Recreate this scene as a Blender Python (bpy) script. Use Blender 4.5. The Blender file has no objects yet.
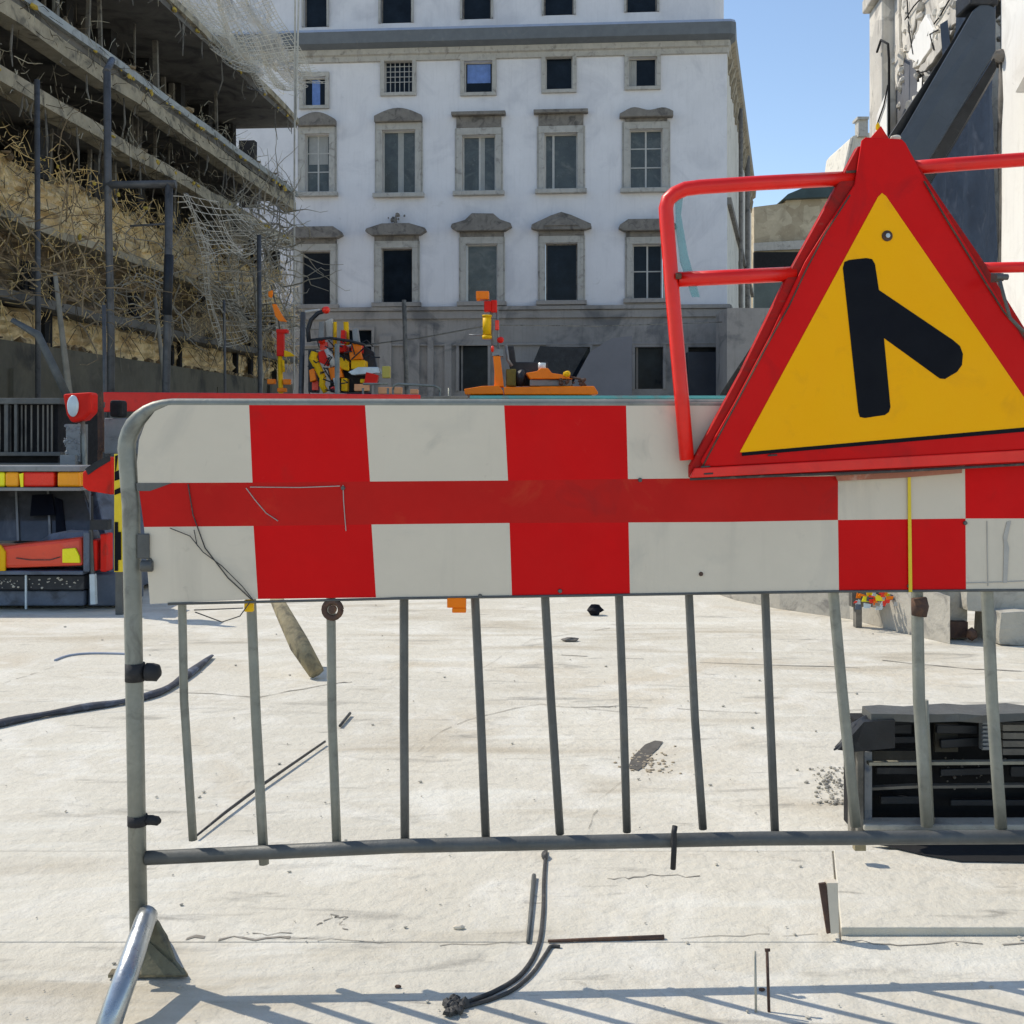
import bpy, bmesh, math, random
from mathutils import Vector, Matrix, noise
R = random.Random(7)
S = bpy.context.scene
COL = S.collection
F = 1100.0; HY = 440.0; CH = 1.029; CX = 512.0

# ------------------------------------------------------------------ measuring
def P(x, y, Y):                      # measured point of the photograph at distance Y
    return Vector(((x-CX)*Y/F, Y, CH-(y-HY)*Y/F))
def G(x, y, z=0.0):                  # ground point
    Y = (CH-z)*F/(y-HY); return Vector(((x-CX)*Y/F, Y, z))
class Plane:
    def __init__(s, a, b):           # vertical plane through two ground points, normal to the camera
        s.a = Vector((a[0], a[1], 0)); b = Vector((b[0], b[1], 0))
        s.u = (b-s.a).normalized(); s.n = Vector((s.u.y, -s.u.x, 0))
        if s.n.dot(-s.a) < 0: s.n = -s.n
    def uv(s, x, y):
        d = Vector(((x-CX)/F, 1, -(y-HY)/F)); o = Vector((0, 0, CH))
        t = (s.a-o).dot(s.n)/d.dot(s.n); p = o+d*t
        return ((p-s.a).dot(s.u), p.z)
    def at(s, u, z, d=0.0): return s.a+s.u*u+s.n*d+Vector((0, 0, z))
    def px(s, x, y, d=0.0):
        r = Vector(((x-CX)/F, 1, -(y-HY)/F)); o = Vector((0, 0, CH))
        t = (s.a+s.n*d-o).dot(s.n)/r.dot(s.n); return o+r*t

# ------------------------------------------------------------------ materials
MATS = {}
def M(name, col, rough=.7, metal=0.0, var=.12, scale=6, bump=.15, bscale=60, dirt=None, spec=.4, streak=0, trans=0, alpha=1, coat=0, vor=None, hs=None):
    if name in MATS: return MATS[name]
    m = bpy.data.materials.new(name); m.use_nodes = True
    nt = m.node_tree; N = nt.nodes; L = nt.links
    b = N['Principled BSDF']
    b.inputs['Roughness'].default_value = rough; b.inputs['Metallic'].default_value = metal
    b.inputs['Specular IOR Level'].default_value = spec
    b.inputs['Coat Weight'].default_value = coat
    if trans: b.inputs['Transmission Weight'].default_value = trans
    if alpha < 1: b.inputs['Alpha'].default_value = alpha
    tc = N.new('ShaderNodeTexCoord')
    def nz(sc, det=6, dist=0, st=None, off=0):
        mp = N.new('ShaderNodeMapping'); L.new(tc.outputs['Object'], mp.inputs['Vector'])
        mp.inputs['Location'].default_value = (off, off*.7, off*.3)
        if st: mp.inputs['Scale'].default_value = st
        n = N.new('ShaderNodeTexNoise'); n.inputs['Scale'].default_value = sc
        n.inputs['Detail'].default_value = det; n.inputs['Distortion'].default_value = dist
        n.inputs['Roughness'].default_value = .6
        L.new(mp.outputs[0], n.inputs['Vector']); return n.outputs['Fac']
    def mixc(fac, a, bb, mode='MIX'):
        x = N.new('ShaderNodeMix'); x.data_type = 'RGBA'; x.blend_type = mode
        if isinstance(fac, (int, float)): x.inputs[0].default_value = fac
        else: L.new(fac, x.inputs[0])
        for i, v in ((6, a), (7, bb)):
            if isinstance(v, tuple): x.inputs[i].default_value = (*v[:3], 1)
            else: L.new(v, x.inputs[i])
        return x.outputs[2]
    def ramp(f, a, c, va=0, vb=1):
        r = N.new('ShaderNodeMapRange'); r.inputs[1].default_value = a; r.inputs[2].default_value = c
        r.inputs[3].default_value = va; r.inputs[4].default_value = vb
        L.new(f, r.inputs[0]); return r.outputs[0]
    lo = tuple(c*(1-var) for c in col); hi = tuple(min(c*(1+var), .95) for c in col)
    c = mixc(ramp(nz(scale), .3, .7), lo, hi)
    c = mixc(ramp(nz(scale*9, 4, off=3), .35, .65, 0, .35), c, lo)
    if vor:                                          # blocks / stones of differing colour
        v = N.new('ShaderNodeTexVoronoi'); v.inputs['Scale'].default_value = vor[0]
        L.new(tc.outputs['Object'], v.inputs['Vector'])
        sp = N.new('ShaderNodeSeparateColor'); L.new(v.outputs['Color'], sp.inputs[0])
        c = mixc(ramp(sp.outputs[0], .2, .9, 0, vor[2]), c, vor[1])
    for d in (dirt or []):                           # (colour, amount, scale, threshold)
        f = ramp(nz(d[2], 12, 1.2, off=7+d[2]), d[3], d[3]+.16, 0, d[1]); c = mixc(f, c, d[0])
    for q in (hs or []):                             # soft wipes drawn out along X: (colour, amount, scale, threshold)
        c = mixc(ramp(nz(q[2], 7, .5, (.35, 1.5, 1), off=q[2]*3), q[3], q[3]+.14, 0, q[1]), c, q[0])
    if streak:
        f = ramp(nz(5, 8, .3, (2.2, 2.2, .18), off=11), .52, .8, 0, streak)
        c = mixc(f, c, (.09, .085, .075))
    L.new(c, b.inputs['Base Color'])
    rr = ramp(nz(scale*2.3, 5, off=5), .3, .7, max(rough-.1, .03), min(rough+.12, 1)); L.new(rr, b.inputs['Roughness'])
    if bump:
        bp = N.new('ShaderNodeBump'); bp.inputs['Strength'].default_value = bump; bp.inputs['Distance'].default_value = .01
        L.new(nz(bscale, 8), bp.inputs['Height']); L.new(bp.outputs[0], b.inputs['Normal'])
    MATS[name] = m; return m

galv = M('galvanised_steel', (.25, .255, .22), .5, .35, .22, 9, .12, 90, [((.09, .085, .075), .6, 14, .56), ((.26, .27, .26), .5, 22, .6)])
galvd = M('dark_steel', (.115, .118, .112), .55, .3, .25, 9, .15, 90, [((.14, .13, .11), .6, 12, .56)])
shiny = M('bright_steel', (.42, .44, .45), .3, .8, .15, 12, .08, 90, [((.12, .11, .09), .6, 20, .58)])
rust = M('rusty_steel', (.10, .06, .045), .85, .1, .3, 14, .3, 120, [((.2, .1, .05), .6, 20, .5)])
redp = M('red_sheeting', (.63, .004, .005), .5, 0, .07, 4, .04, 200, [((.30, .02, .015), .35, 6, .6), ((.75, .12, .08), .3, 40, .68)], spec=.12)
redq = M('darker_red_band', (.52, .012, .009), .5, 0, .10, 5, .04, 200, [((.55, .08, .03), .45, 5, .55), ((.2, .02, .02), .4, 9, .6)], spec=.12)
grysh = M('white_sheeting', (.65, .58, .465), .55, 0, .04, 5, .04, 200, [((.44, .41, .35), .45, 3.3, .55), ((.30, .26, .20), .6, 24, .68), ((.40, .37, .31), .5, 9, .62)], streak=.22, spec=.12)
frmr = M('red_frame_paint', (.78, .010, .004), .38, 0, .12, 8, .08, 90, [((.40, .10, .03), .7, 18, .65), ((.3, .01, .01), .5, 7, .58)], coat=.15)
sgnr = M('red_sign_border', (.62, .006, .006), .45, 0, .06, 6, .04, 160, [((.30, .01, .012), .5, 7, .56), ((.7, .28, .2), .5, 34, .72)], spec=.12)
sgnd = M('dull_red_tray', (.42, .010, .008), .5, 0, .15, 9, .1, 90, [((.16, .02, .015), .8, 11, .5), ((.2, .13, .09), .6, 25, .64)], spec=.12)
yel = M('yellow_sign_face', (.99, .44, .0), .45, 0, .04, 5, .03, 160, [((.70, .30, .01), .45, 8, .57), ((.3, .15, .02), .5, 50, .72)], spec=.12)
blk = M('black_symbol', (.003, .004, .008), .5, 0, .2, 8, .04, 150, spec=.12)
rubber = M('black_rubber', (.02, .02, .022), .7, 0, .3, 8, .2, 90, [((.12, .11, .1), .5, 12, .6)])
cable = M('grey_cable', (.05, .048, .045), .6, 0, .3, 20, .2, 90, [((.2, .17, .13), .6, 30, .55)])
tealm = M('teal_film', (.12, .38, .40), .25, 0, .15, 8, .02, 60, alpha=.45)
yelst = M('yellow_strap', (.75, .55, .02), .5, 0, .1, 8, .05)
plaster = M('lilac_plaster', (.69, .675, .68), .85, 0, .05, 1.1, .25, 30, [((.48, .475, .50), .5, .5, .5), ((.35, .33, .30), .45, 2.5, .66)], streak=.10)
plasterw = M('cream_plaster', (.62, .58, .50), .85, 0, .08, 1.1, .3, 30, [((.2, .17, .13), .8, 1.4, .56)], streak=.45)
stone = M('window_stone', (.42, .40, .36), .85, 0, .12, 4, .35, 40, [((.16, .15, .135), .7, 3, .54)], streak=.3)
stoned = M('weathered_stone', (.21, .19, .165), .9, 0, .2, 4, .4, 40, [((.07, .065, .06), .8, 3, .5)], streak=.3)
cornm = M('cornice_grey', (.13, .145, .16), .7, 0, .12, 3, .2, 40, [((.25, .24, .22), .4, 3, .6)])
ledgeb = M('pale_ledge', (.38, .41, .47), .5, .2, .1, 3, .1, 40)
dado = M('grey_base_wall', (.31, .285, .26), .85, 0, .14, .9, .3, 30, [((.10, .10, .105), .7, .8, .52), ((.24, .22, .20), .5, 2, .6)], streak=.3)
glassd = M('dark_pane', (.012, .018, .026), .12, 0, .4, 2, .02, 6, spec=.12)
glassg = M('grey_green_pane', (.06, .068, .062), .18, 0, .4, 2.5, .02, 6, [((.16, .16, .14), .5, 1.5, .5)], spec=.5)
curt = M('curtain', (.34, .34, .32), .9, 0, .1, 5, .2, 30)
bluec = M('blue_curtain', (.16, .26, .55), .9, 0, .2, 5, .2, 30)
whitef = M('white_window_paint', (.46, .45, .42), .6, 0, .1, 8, .1, 60)
conc = M('dark_concrete', (.13, .115, .08), .9, 0, .25, 1.0, .5, 30, [((.03, .028, .025), .85, .7, .5), ((.16, .14, .10), .6, 2.5, .58)], streak=.5)
slabm = M('scaffold_slab', (.15, .14, .12), .85, 0, .25, 1.2, .5, 30, [((.035, .033, .03), .8, .9, .48), ((.22, .2, .15), .6, 4, .6)], streak=.2)
edgem = M('slab_edge', (.38, .33, .23), .8, 0, .25, 2.5, .5, 30, [((.07, .065, .05), .85, 2.2, .5), ((.55, .36, .1), .7, 1.1, .62)])
edgeb = M('zinc_edge', (.40, .41, .38), .5, .3, .2, 2.5, .3, 30, [((.13, .12, .10), .8, 2.2, .52)])
ochre = M('ochre_stone', (.84, .63, .34), .9, 0, .2, 1.4, .7, 30, [((.24, .17, .085), .85, 1.3, .50), ((.88, .78, .55), .6, 5, .56), ((.10, .08, .05), .8, 11, .57)], vor=(5, (.46, .33, .17), .6))
brown = M('brown_rubble', (.26, .19, .11), .95, 0, .3, 2.5, .8, 30, [((.06, .05, .036), .85, 3.1, .54), ((.62, .47, .24), .85, 2.2, .55), ((.06, .05, .04), .8, 13, .58)], vor=(7, (.10, .08, .05), .6))
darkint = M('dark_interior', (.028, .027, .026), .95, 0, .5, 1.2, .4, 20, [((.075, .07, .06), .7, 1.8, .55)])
greyst = M('grey_strip', (.20, .185, .155), .85, 0, .3, 4, .3, 30, [((.04, .04, .038), .8, 3, .5)])
polem = M('scaffold_tube', (.105, .105, .105), .55, .4, .25, 5, .1, 60, [((.03, .03, .03), .7, 5, .55), ((.3, .31, .31), .5, 9, .62)])
twigm = M('dry_twig', (.30, .27, .21), .9, 0, .3, 5, .2, 60)
netm = M('debris_net', (.52, .49, .42), .9, 0, .2, 4, .1, 60)
netd = M('dark_net', (.12, .12, .11), .9, 0, .3, 4, .1, 60)
ground = M('pale_dusty_concrete', (.60, .56, .465), .9, 0, .08, .9, .9, 26,
           [((.50, .42, .30), .55, 1.1, .54), ((.40, .37, .31), .65, 7, .61), ((.70, .67, .59), .7, 3.1, .50), ((.29, .265, .215), .75, 23, .64), ((.10, .09, .075), .9, 37, .70)],
           hs=[((.44, .385, .29), .85, 1.7, .54), ((.27, .25, .21), .85, 6.5, .595), ((.70, .68, .60), .6, 4, .55), ((.18, .165, .14), .8, 15, .635)])
walkd = M('joint_dirt', (.11, .10, .085), .95, 0, .3, 30, .3, 60)
crackm = M('crack_dirt', (.26, .235, .195), .95, 0, .3, 20, .2, 60, [((.50, .47, .41), .8, 16, .55)])
wallwhite = M('white_render', (.86, .84, .79), .85, 0, .04, 1.3, .25, 24, [((.60, .57, .52), .5, 1.1, .54), ((.30, .28, .25), .7, 4.2, .68)], streak=.12)
ruin = M('broken_plaster', (.72, .67, .58), .9, 0, .14, 2.2, .6, 26, [((.17, .155, .135), .85, 2.3, .53), ((.62, .60, .56), .6, 4.2, .56)], vor=(1.6, (.36, .34, .31), .6), streak=.3)
beamm = M('slate_beam_paint', (.062, .080, .108), .55, .1, .12, 2, .1, 60, [((.03, .04, .055), .5, 2, .56), ((.14, .16, .18), .5, 12, .68)], spec=.12)
shadeb = M('dark_blue_tarpaulin', (.028, .042, .068), .5, 0, .35, 1.6, .3, 8, [((.10, .12, .16), .5, 3, .58)], spec=.12)
brick = M('brown_masonry', (.50, .42, .29), .9, 0, .18, .8, .6, 8, [((.22, .17, .11), .7, .9, .55), ((.58, .50, .37), .5, 3, .58)], vor=(1.3, (.30, .235, .15), .7))
roofg = M('green_grey_roof', (.04, .065, .065), .6, 0, .25, 1, .2, 20)
orange = M('orange_paint', (.90, .20, .003), .4, 0, .12, 5, .08, 60, [((.35, .10, .02), .7, 6, .62)], coat=.2, spec=.12)
yelp = M('machine_yellow', (.80, .46, .01), .45, 0, .15, 5, .08, 60, [((.25, .14, .03), .7, 6, .6)], spec=.12)
redm = M('machine_red', (.68, .02, .012), .42, 0, .15, 5, .08, 60, [((.2, .03, .02), .7, 6, .6)], spec=.12)
greyp = M('machine_grey', (.22, .23, .235), .5, .2, .2, 5, .1, 60, [((.07, .065, .06), .7, 6, .56)])
machd = M('machine_black', (.022, .025, .03), .5, .2, .4, 5, .1, 60, [((.10, .10, .1), .6, 9, .6)])
carr = M('orange_red_paint', (.72, .062, .022), .35, 0, .1, 4, .05, 60, [((.35, .06, .03), .6, 5, .6)], coat=.3)
wind = M('windscreen_glass', (.05, .053, .058), .12, 0, .5, 3, .02, 8, [((.16, .16, .165), .6, 2.3, .52)], spec=.6)
bluegr = M('blue_grey_paint', (.10, .125, .17), .5, .1, .3, 6, .1, 60, [((.03, .035, .045), .8, 5, .5)])
lampy = M('yellow_lamp_lens', (.88, .80, .01), .25, 0, .05, 6, .05, 60)
lampo = M('amber_lamp_lens', (.92, .36, .004), .25, 0, .1, 6, .05, 60)
lampr = M('red_lamp_lens', (.80, .03, .01), .25, 0, .1, 6, .05, 60)
lampw = M('pale_lamp_lens', (.55, .63, .66), .2, 0, .15, 14, .05, 60)
tealh = M('teal_hoarding', (.075, .135, .14), .6, 0, .2, 2, .15, 40, [((.16, .16, .15), .7, 3, .55)], streak=.3)
tealt = M('teal_trim', (.10, .36, .36), .5, 0, .15, 3, .1, 40, [((.2, .22, .21), .7, 6, .55)])
wood = M('weathered_wood', (.30, .25, .15), .9, 0, .25, 14, .5, 60, [((.09, .08, .06), .8, 12, .5)])
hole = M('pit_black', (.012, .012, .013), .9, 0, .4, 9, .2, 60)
rubconc = M('rubble_concrete', (.46, .43, .36), .9, 0, .14, 5, .6, 30, [((.19, .18, .16), .8, 5, .52)])

# ------------------------------------------------------------------ mesh builder
ORI = {}
class MB:
    def __init__(s): s.bm = bmesh.new(); s.mi = 0
    def face(s, pts):
        vs = [s.bm.verts.new(p) for p in pts]; f = s.bm.faces.new(vs); f.material_index = s.mi; return f
    def hexa(s, p):                  # 8 points: 4 of one face, 4 of the opposite in the same order
        v = [s.bm.verts.new(q) for q in p]
        for q in ((0,1,2,3), (7,6,5,4), (0,4,5,1), (1,5,6,2), (2,6,7,3), (3,7,4,0)):
            s.bm.faces.new([v[i] for i in q]).material_index = s.mi
        return s
    def box(s, a, b):
        (x0, y0, z0), (x1, y1, z1) = a, b
        return s.hexa([Vector(q) for q in ((x0,y0,z0),(x1,y0,z0),(x1,y0,z1),(x0,y0,z1),(x0,y1,z0),(x1,y1,z0),(x1,y1,z1),(x0,y1,z1))])
    def pb(s, x0, y0, x1, y1, Y, d):  # box with its front face at distance Y
        a = P(x0, y1, Y); b = P(x1, y0, Y); return s.box((a.x, Y, a.z), (b.x, Y+d, b.z))
    def bar(s, a, b, w, h, up=(0, 0, 1)):
        a = Vector(a); b = Vector(b); t = (b-a).normalized(); sd = t.cross(Vector(up))
        if sd.length < 1e-4: sd = Vector((1, 0, 0))
        sd.normalize(); uu = sd.cross(t).normalized(); sd = sd*w/2; uu = uu*h/2
        return s.hexa([a-sd-uu, a+sd-uu, a+sd+uu, a-sd+uu, b-sd-uu, b+sd-uu, b+sd+uu, b-sd+uu])
    def prism(s, pts, vec):           # closed outline, thickness vector
        vec = Vector(vec); a = [s.bm.verts.new(p) for p in pts]; b = [s.bm.verts.new(Vector(p)+vec) for p in pts]
        s.bm.faces.new(a).material_index = s.mi; s.bm.faces.new(b[::-1]).material_index = s.mi
        n = len(a)
        for i in range(n):
            s.bm.faces.new([a[i], a[(i+1) % n], b[(i+1) % n], b[i]]).material_index = s.mi
        return s
    def tube(s, pts, r, n=10, cap=True):
        pts = [Vector(p) for p in pts]; rs = r if isinstance(r, (list, tuple)) else [r]*len(pts)
        rings = []; ref = None
        for i, p in enumerate(pts):
            t = (pts[min(i+1, len(pts)-1)]-pts[max(i-1, 0)]).normalized()
            if ref is None:
                ref = t.orthogonal().normalized()
            ref = (ref-t*ref.dot(t)).normalized(); b = t.cross(ref)
            rings.append([s.bm.verts.new(p+(ref*math.cos(2*math.pi*k/n)+b*math.sin(2*math.pi*k/n))*rs[i]) for k in range(n)])
        for i in range(len(rings)-1):
            for k in range(n):
                f = s.bm.faces.new([rings[i][k], rings[i][(k+1) % n], rings[i+1][(k+1) % n], rings[i+1][k]]); f.material_index = s.mi; f.smooth = n > 5
        if cap and n > 3:
            s.bm.faces.new(rings[0][::-1]).material_index = s.mi; s.bm.faces.new(rings[-1]).material_index = s.mi
        return s
    def blob(s, c, r, sx=1, sy=1, sz=1, sub=2, jit=.2, seed=0):
        res = bmesh.ops.create_icosphere(s.bm, subdivisions=sub, radius=1)
        for v in res['verts']:
            k = 1+jit*noise.noise(v.co*1.7+Vector((seed, seed*.3, 0)))
            v.co = Vector((v.co.x*sx, v.co.y*sy, v.co.z*sz))*r*k+Vector(c)
        for f in {f for v in res['verts'] for f in v.link_faces}: f.smooth = jit < .15; f.material_index = s.mi
        return s
    def build(s, name, mat, parent=None, bevel=0, origin=None, split=False):
        if split:
            bm = s.bm; seen = set(); out = None
            for v0 in list(bm.verts):
                if v0 in seen: continue
                st = [v0]; isl = []; seen.add(v0)
                while st:
                    v = st.pop(); isl.append(v)
                    for e in v.link_edges:
                        w_ = e.other_vert(v)
                        if w_ not in seen: seen.add(w_); st.append(w_)
                n_ = MB(); mp = {v: n_.bm.verts.new(v.co) for v in isl}
                for f in {f for v in isl for f in v.link_faces}:
                    g_ = n_.bm.faces.new([mp[v] for v in f.verts]); g_.material_index = f.material_index; g_.smooth = f.smooth
                out = n_.build(name, mat, parent, bevel)
            bm.free(); return out
        me = bpy.data.meshes.new(name); bm = s.bm
        bmesh.ops.recalc_face_normals(bm, faces=bm.faces)
        if parent is not None: o0 = ORI[parent.name]
        else:
            vs = [v.co for v in bm.verts]
            o0 = origin or Vector((sum(v.x for v in vs)/len(vs), sum(v.y for v in vs)/len(vs), min(v.z for v in vs)))
            o0 = Vector(o0)
        bmesh.ops.translate(bm, verts=bm.verts, vec=-o0)
        bm.to_mesh(me); bm.free()
        o = bpy.data.objects.new(name, me); COL.objects.link(o)
        for m_ in (mat if isinstance(mat, (list, tuple)) else [mat]): me.materials.append(m_)
        if parent is not None: o.parent = parent
        else: o.location = o0
        ORI[o.name] = o0
        if bevel:
            bv = o.modifiers.new('Bevel', 'BEVEL'); bv.width = bevel; bv.segments = 2; bv.limit_method = 'ANGLE'; bv.angle_limit = .7
        return o
def tag(o, label=None, cat=None, group=None, kind=None):
    if label: o['label'] = label
    if cat: o['category'] = cat
    if group: o['group'] = group
    if kind: o['kind'] = kind
    return o
def thing(name, loc, label, cat, group=None):
    o = bpy.data.objects.new(name, None); COL.objects.link(o); o.location = loc; o.empty_display_size = .1
    ORI[o.name] = Vector(loc); return tag(o, label, cat, group)
def copytree(o, parent=None):
    c = o.copy(); COL.objects.link(c); c.parent = parent; ORI[c.name] = ORI[o.name]
    for ch in list(o.children): copytree(ch, c)
    return c
def arc(c, r, a0, a1, n, u, v):
    return [c+u*(r*math.cos(a0+(a1-a0)*i/n))+v*(r*math.sin(a0+(a1-a0)*i/n)) for i in range(n+1)]
def wall(pl, u0, u1, z0, z1, ops, depth, mb, base=0.0):     # wall with openings and reveals; ops = (ua,ub,za,zb)
    us = sorted({u0, u1, *[min(max(o[i], u0), u1) for o in ops for i in (0, 1)]}); zs = sorted({z0, z1, *[min(max(o[i], z0), z1) for o in ops for i in (2, 3)]})
    for i in range(len(us)-1):
        for j in range(len(zs)-1):
            cu = (us[i]+us[i+1])/2; cz = (zs[j]+zs[j+1])/2
            if any(o[0] < cu < o[1] and o[2] < cz < o[3] for o in ops): continue
            mb.face([pl.at(us[i], zs[j], base), pl.at(us[i+1], zs[j], base), pl.at(us[i+1], zs[j+1], base), pl.at(us[i], zs[j+1], base)])
    bmesh.ops.remove_doubles(mb.bm, verts=mb.bm.verts, dist=1e-4)
    for (a, b, c, d) in ops:
        q = [(a, c), (b, c), (b, d), (a, d)]
        for k in range(4):
            p, r = q[k], q[(k+1) % 4]
            mb.face([pl.at(p[0], p[1], base), pl.at(r[0], r[1], base), pl.at(r[0], r[1], base-depth), pl.at(p[0], p[1], base-depth)])

# ================================================================== GROUND
b = MB(); b.face([(-300, -60, -.007), (300, -60, -.007), (300, 500, -.007), (-300, 500, -.007)])
tag(b.build('ground', ground), kind='structure')
b = MB()
nx, ny = 60, 60
xs = [-45+90*i/nx for i in range(nx+1)]; ys = [2.757+(75-2.757)*(j/ny)**2.2 for j in range(ny+1)]
def gz(x, y): return 0
g = [[b.bm.verts.new((x, y, gz(x, y)-.001)) for x in xs] for y in ys]
for j in range(ny):
    for i in range(nx): b.bm.faces.new([g[j][i], g[j][i+1], g[j+1][i+1], g[j+1][i]])
b.face([(-45, 2.757, -.001), (45, 2.757, -.001), (45, 2.757, -.04), (-45, 2.757, -.04)])
tag(b.build('plaza', ground), kind='structure')
# the paving slabs nearest the barrier, with open joints
b = MB()
def slab(pts, z=0.0): b.prism([Vector((p[0], p[1], -.03)) for p in pts], (0, 0, .03+z))
ga = G(841, 942); gb = G(833, 851)
slab([(-7, .3), (7, .3), (7, 2.2541), (-7, 2.2541)])
slab([(-7, 2.2559), (ga.x-.002, 2.2559), (gb.x-.002, 2.7545), (-7, 2.7545)])
def ex(y): return ga.x+(gb.x-ga.x)*(y-2.2559)/(2.7545-2.2559)+.002
slab([(ex(2.2559), 2.2559), (7, 2.2559), (7, 2.29), (ex(2.29), 2.29)], -.003)
slab([(ex(2.291), 2.291), (7, 2.30), (7, 2.60), (ex(2.59), 2.59)], .014)
slab([(ex(2.592), 2.592), (7, 2.602), (7, 2.7545), (ex(2.7545), 2.7545)], .003)
tag(b.build('pavement', ground, bevel=.002), kind='structure')
# thin settlement cracks in the plaza
def crack(pts, w, name='ground_crack'):
    b = MB(); q = []
    for i in range(len(pts)-1):
        a = G(*pts[i]); c = G(*pts[i+1]); n = 5
        for k in range(n): q.append(a.lerp(c, k/n)+Vector((R.uniform(-.008, .008), R.uniform(-.01, .01), 0)))
    q.append(G(*pts[-1]))
    w *= .7; L = [p+Vector((0, w*R.uniform(.1, 1.4), 0)) for p in q]; Rr = [p-Vector((0, w*R.uniform(.1, 1.4), 0)) for p in q]
    for i in range(len(q)-1):
        zz = .0012
        if R.random() < .16: continue
        b.face([Vector((p.x, p.y, zz)) for p in (Rr[i], Rr[i+1], L[i+1], L[i])])
    tag(b.build(name, crackm), kind='structure')
crack([(410, 757), (445, 730), (478, 716), (540, 704), (620, 712)], .004)
crack([(483, 668), (530, 640), (610, 628)], .006)
crack([(588, 828), (600, 800), (628, 776)], .004)
crack([(140, 690), (260, 697), (330, 684), (352, 682)], .008)
crack([(0, 684), (40, 672), (70, 660)], .010)
crack([(556, 708), (620, 706), (760, 713)], .007)
crack([(560, 655), (700, 662), (860, 668)], .008)
crack([(172, 939), (230, 938.5), (290, 938)], .0085)
crack([(240, 935), (292, 933.5)], .003)
crack([(290, 940), (360, 941), (440, 944), (520, 944)], .0016)
crack([(318, 926), (332, 916), (346, 917), (340, 924), (348, 930)], .004)
crack([(665, 939), (760, 936), (818, 934)], .0013)
crack([(610, 880), (640, 876), (700, 876)], .003)
crack([(840, 941), (900, 944), (1030, 943)], .004)
crack([(930, 886), (960, 888), (1030, 891)], .003)
crack([(880, 660), (960, 668), (1040, 672)], .01)

# small depression in the plaza (dark hole with soil) beside the bars
b = MB()
ph = [(628, 768), (632, 758), (638, 752), (645, 745), (655, 741), (663, 742), (658, 749), (650, 756), (646, 765), (638, 771)]
b.face([G(x, y)+Vector((0, 0, .002)) for x, y in ph])
tag(b.build('pothole', walkd), kind='structure')
b = MB()
for k in range(90):
    c = G(R.gauss(648, 13), R.gauss(762, 6)); b.blob((c.x, c.y, .001), R.uniform(.0015, .006), 1.2, 1.2, .6, 1, .5, k)
tag(b.build('loose_soil', M('tan_soil', (.40, .33, .23), .95, 0, .2, 20, .3)), kind='stuff')

# gravel
b = MB()
for k in range(260):
    t = R.random()
    x = R.uniform(-60, 1090); y = 600+R.random()**.9*430
    c = G(x, y); s_ = R.choice((.0012, .0018, .0025, .004))*(c.y/2.5)**.7
    if 820 < x and 700 < y < 870: continue
    b.blob((c.x, c.y, .003), s_, R.uniform(.7, 1.5), R.uniform(.7, 1.4), .6, 1, .5, k)
for k in range(150):
    c = G(R.gauss(832, 10), R.uniform(768, 805)); b.blob((c.x, c.y, .003), R.uniform(.0015, .006), 1.2, 1, .8, 1, .5, k)
tag(b.build('gravel', rubconc), kind='stuff')

# ================================================================== BARRIER
YL, YR = 2.115, 2.19
BP = Plane(((135-CX)*YL/F, YL), ((1024-CX)*YR/F, YR))
root = thing('crowd_barrier', BP.px(137, 965) * 1.0, 'galvanised steel crowd barrier across the foreground with red and white striped board', 'barrier')
u_end = 2.28
uL, _ = BP.uv(132, 700)
def bp(x, y, d=0): return BP.px(x, y, d)
# hoop: left post, rounded corner, top rail, right post
zt = 1.0985; rr = .021
foot_z = .055
cor = .088
Z = Vector((0, 0, 1))
lb = bp(139, 930); lt = bp(131, 505)
pts = [Vector((lb.x, lb.y, foot_z)), lb.lerp(lt, .5), lt, bp(128.5, 474), bp(127, 452)]
tl = BP.uv(126.5, 452)[0]
ctr = BP.at(tl+cor, zt-cor)
pts += arc(ctr, cor, math.pi, math.pi/2, 8, BP.u, Z)
ue = u_end
pts += [BP.at(ue-cor, zt)]
pts += arc(BP.at(ue-cor, zt-cor), cor, math.pi/2, 0, 8, BP.u, Z)[1:]
pts += [BP.at(ue, foot_z)]
rads = [.0168 if i < 9 else max(.0105, .0168-.0016*(i-8)) for i in range(len(pts))]
rads[-8:] = [.0105, .012, .014, .016, .018, .02, .0205, .0205]
b = MB(); b.tube(pts, rads, 16); fr = b.build('hoop_frame', galv, root)
# bottom rail
b = MB()
ra = bp(146, 858); rb = bp(400, 846); rc = bp(760, 838.5); rd = BP.at(ue, rc.z+.003)
b.tube([ra, rb, rc, bp(1024, 837), rd], .0135, 12); b.build('bottom_rail', galvd, root)
# vertical bars (each slightly bent, as in the photo)
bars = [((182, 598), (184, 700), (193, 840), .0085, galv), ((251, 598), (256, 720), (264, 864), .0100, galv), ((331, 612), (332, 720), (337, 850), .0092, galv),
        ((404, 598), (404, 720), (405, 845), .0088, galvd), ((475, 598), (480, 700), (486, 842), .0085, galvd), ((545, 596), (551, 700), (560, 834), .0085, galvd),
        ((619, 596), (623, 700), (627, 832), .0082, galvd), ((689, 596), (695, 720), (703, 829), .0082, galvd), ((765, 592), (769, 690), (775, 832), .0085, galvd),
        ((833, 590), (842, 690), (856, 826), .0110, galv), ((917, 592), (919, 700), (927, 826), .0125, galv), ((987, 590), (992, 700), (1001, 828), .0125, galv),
        ((1060, 590), (1066, 700), (1073, 830), .0100, galvd), ((1135, 590), (1140, 700), (1146, 830), .0100, galvd), ((1208, 590), (1211, 700), (1216, 830), .0100, galvd)]
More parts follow.
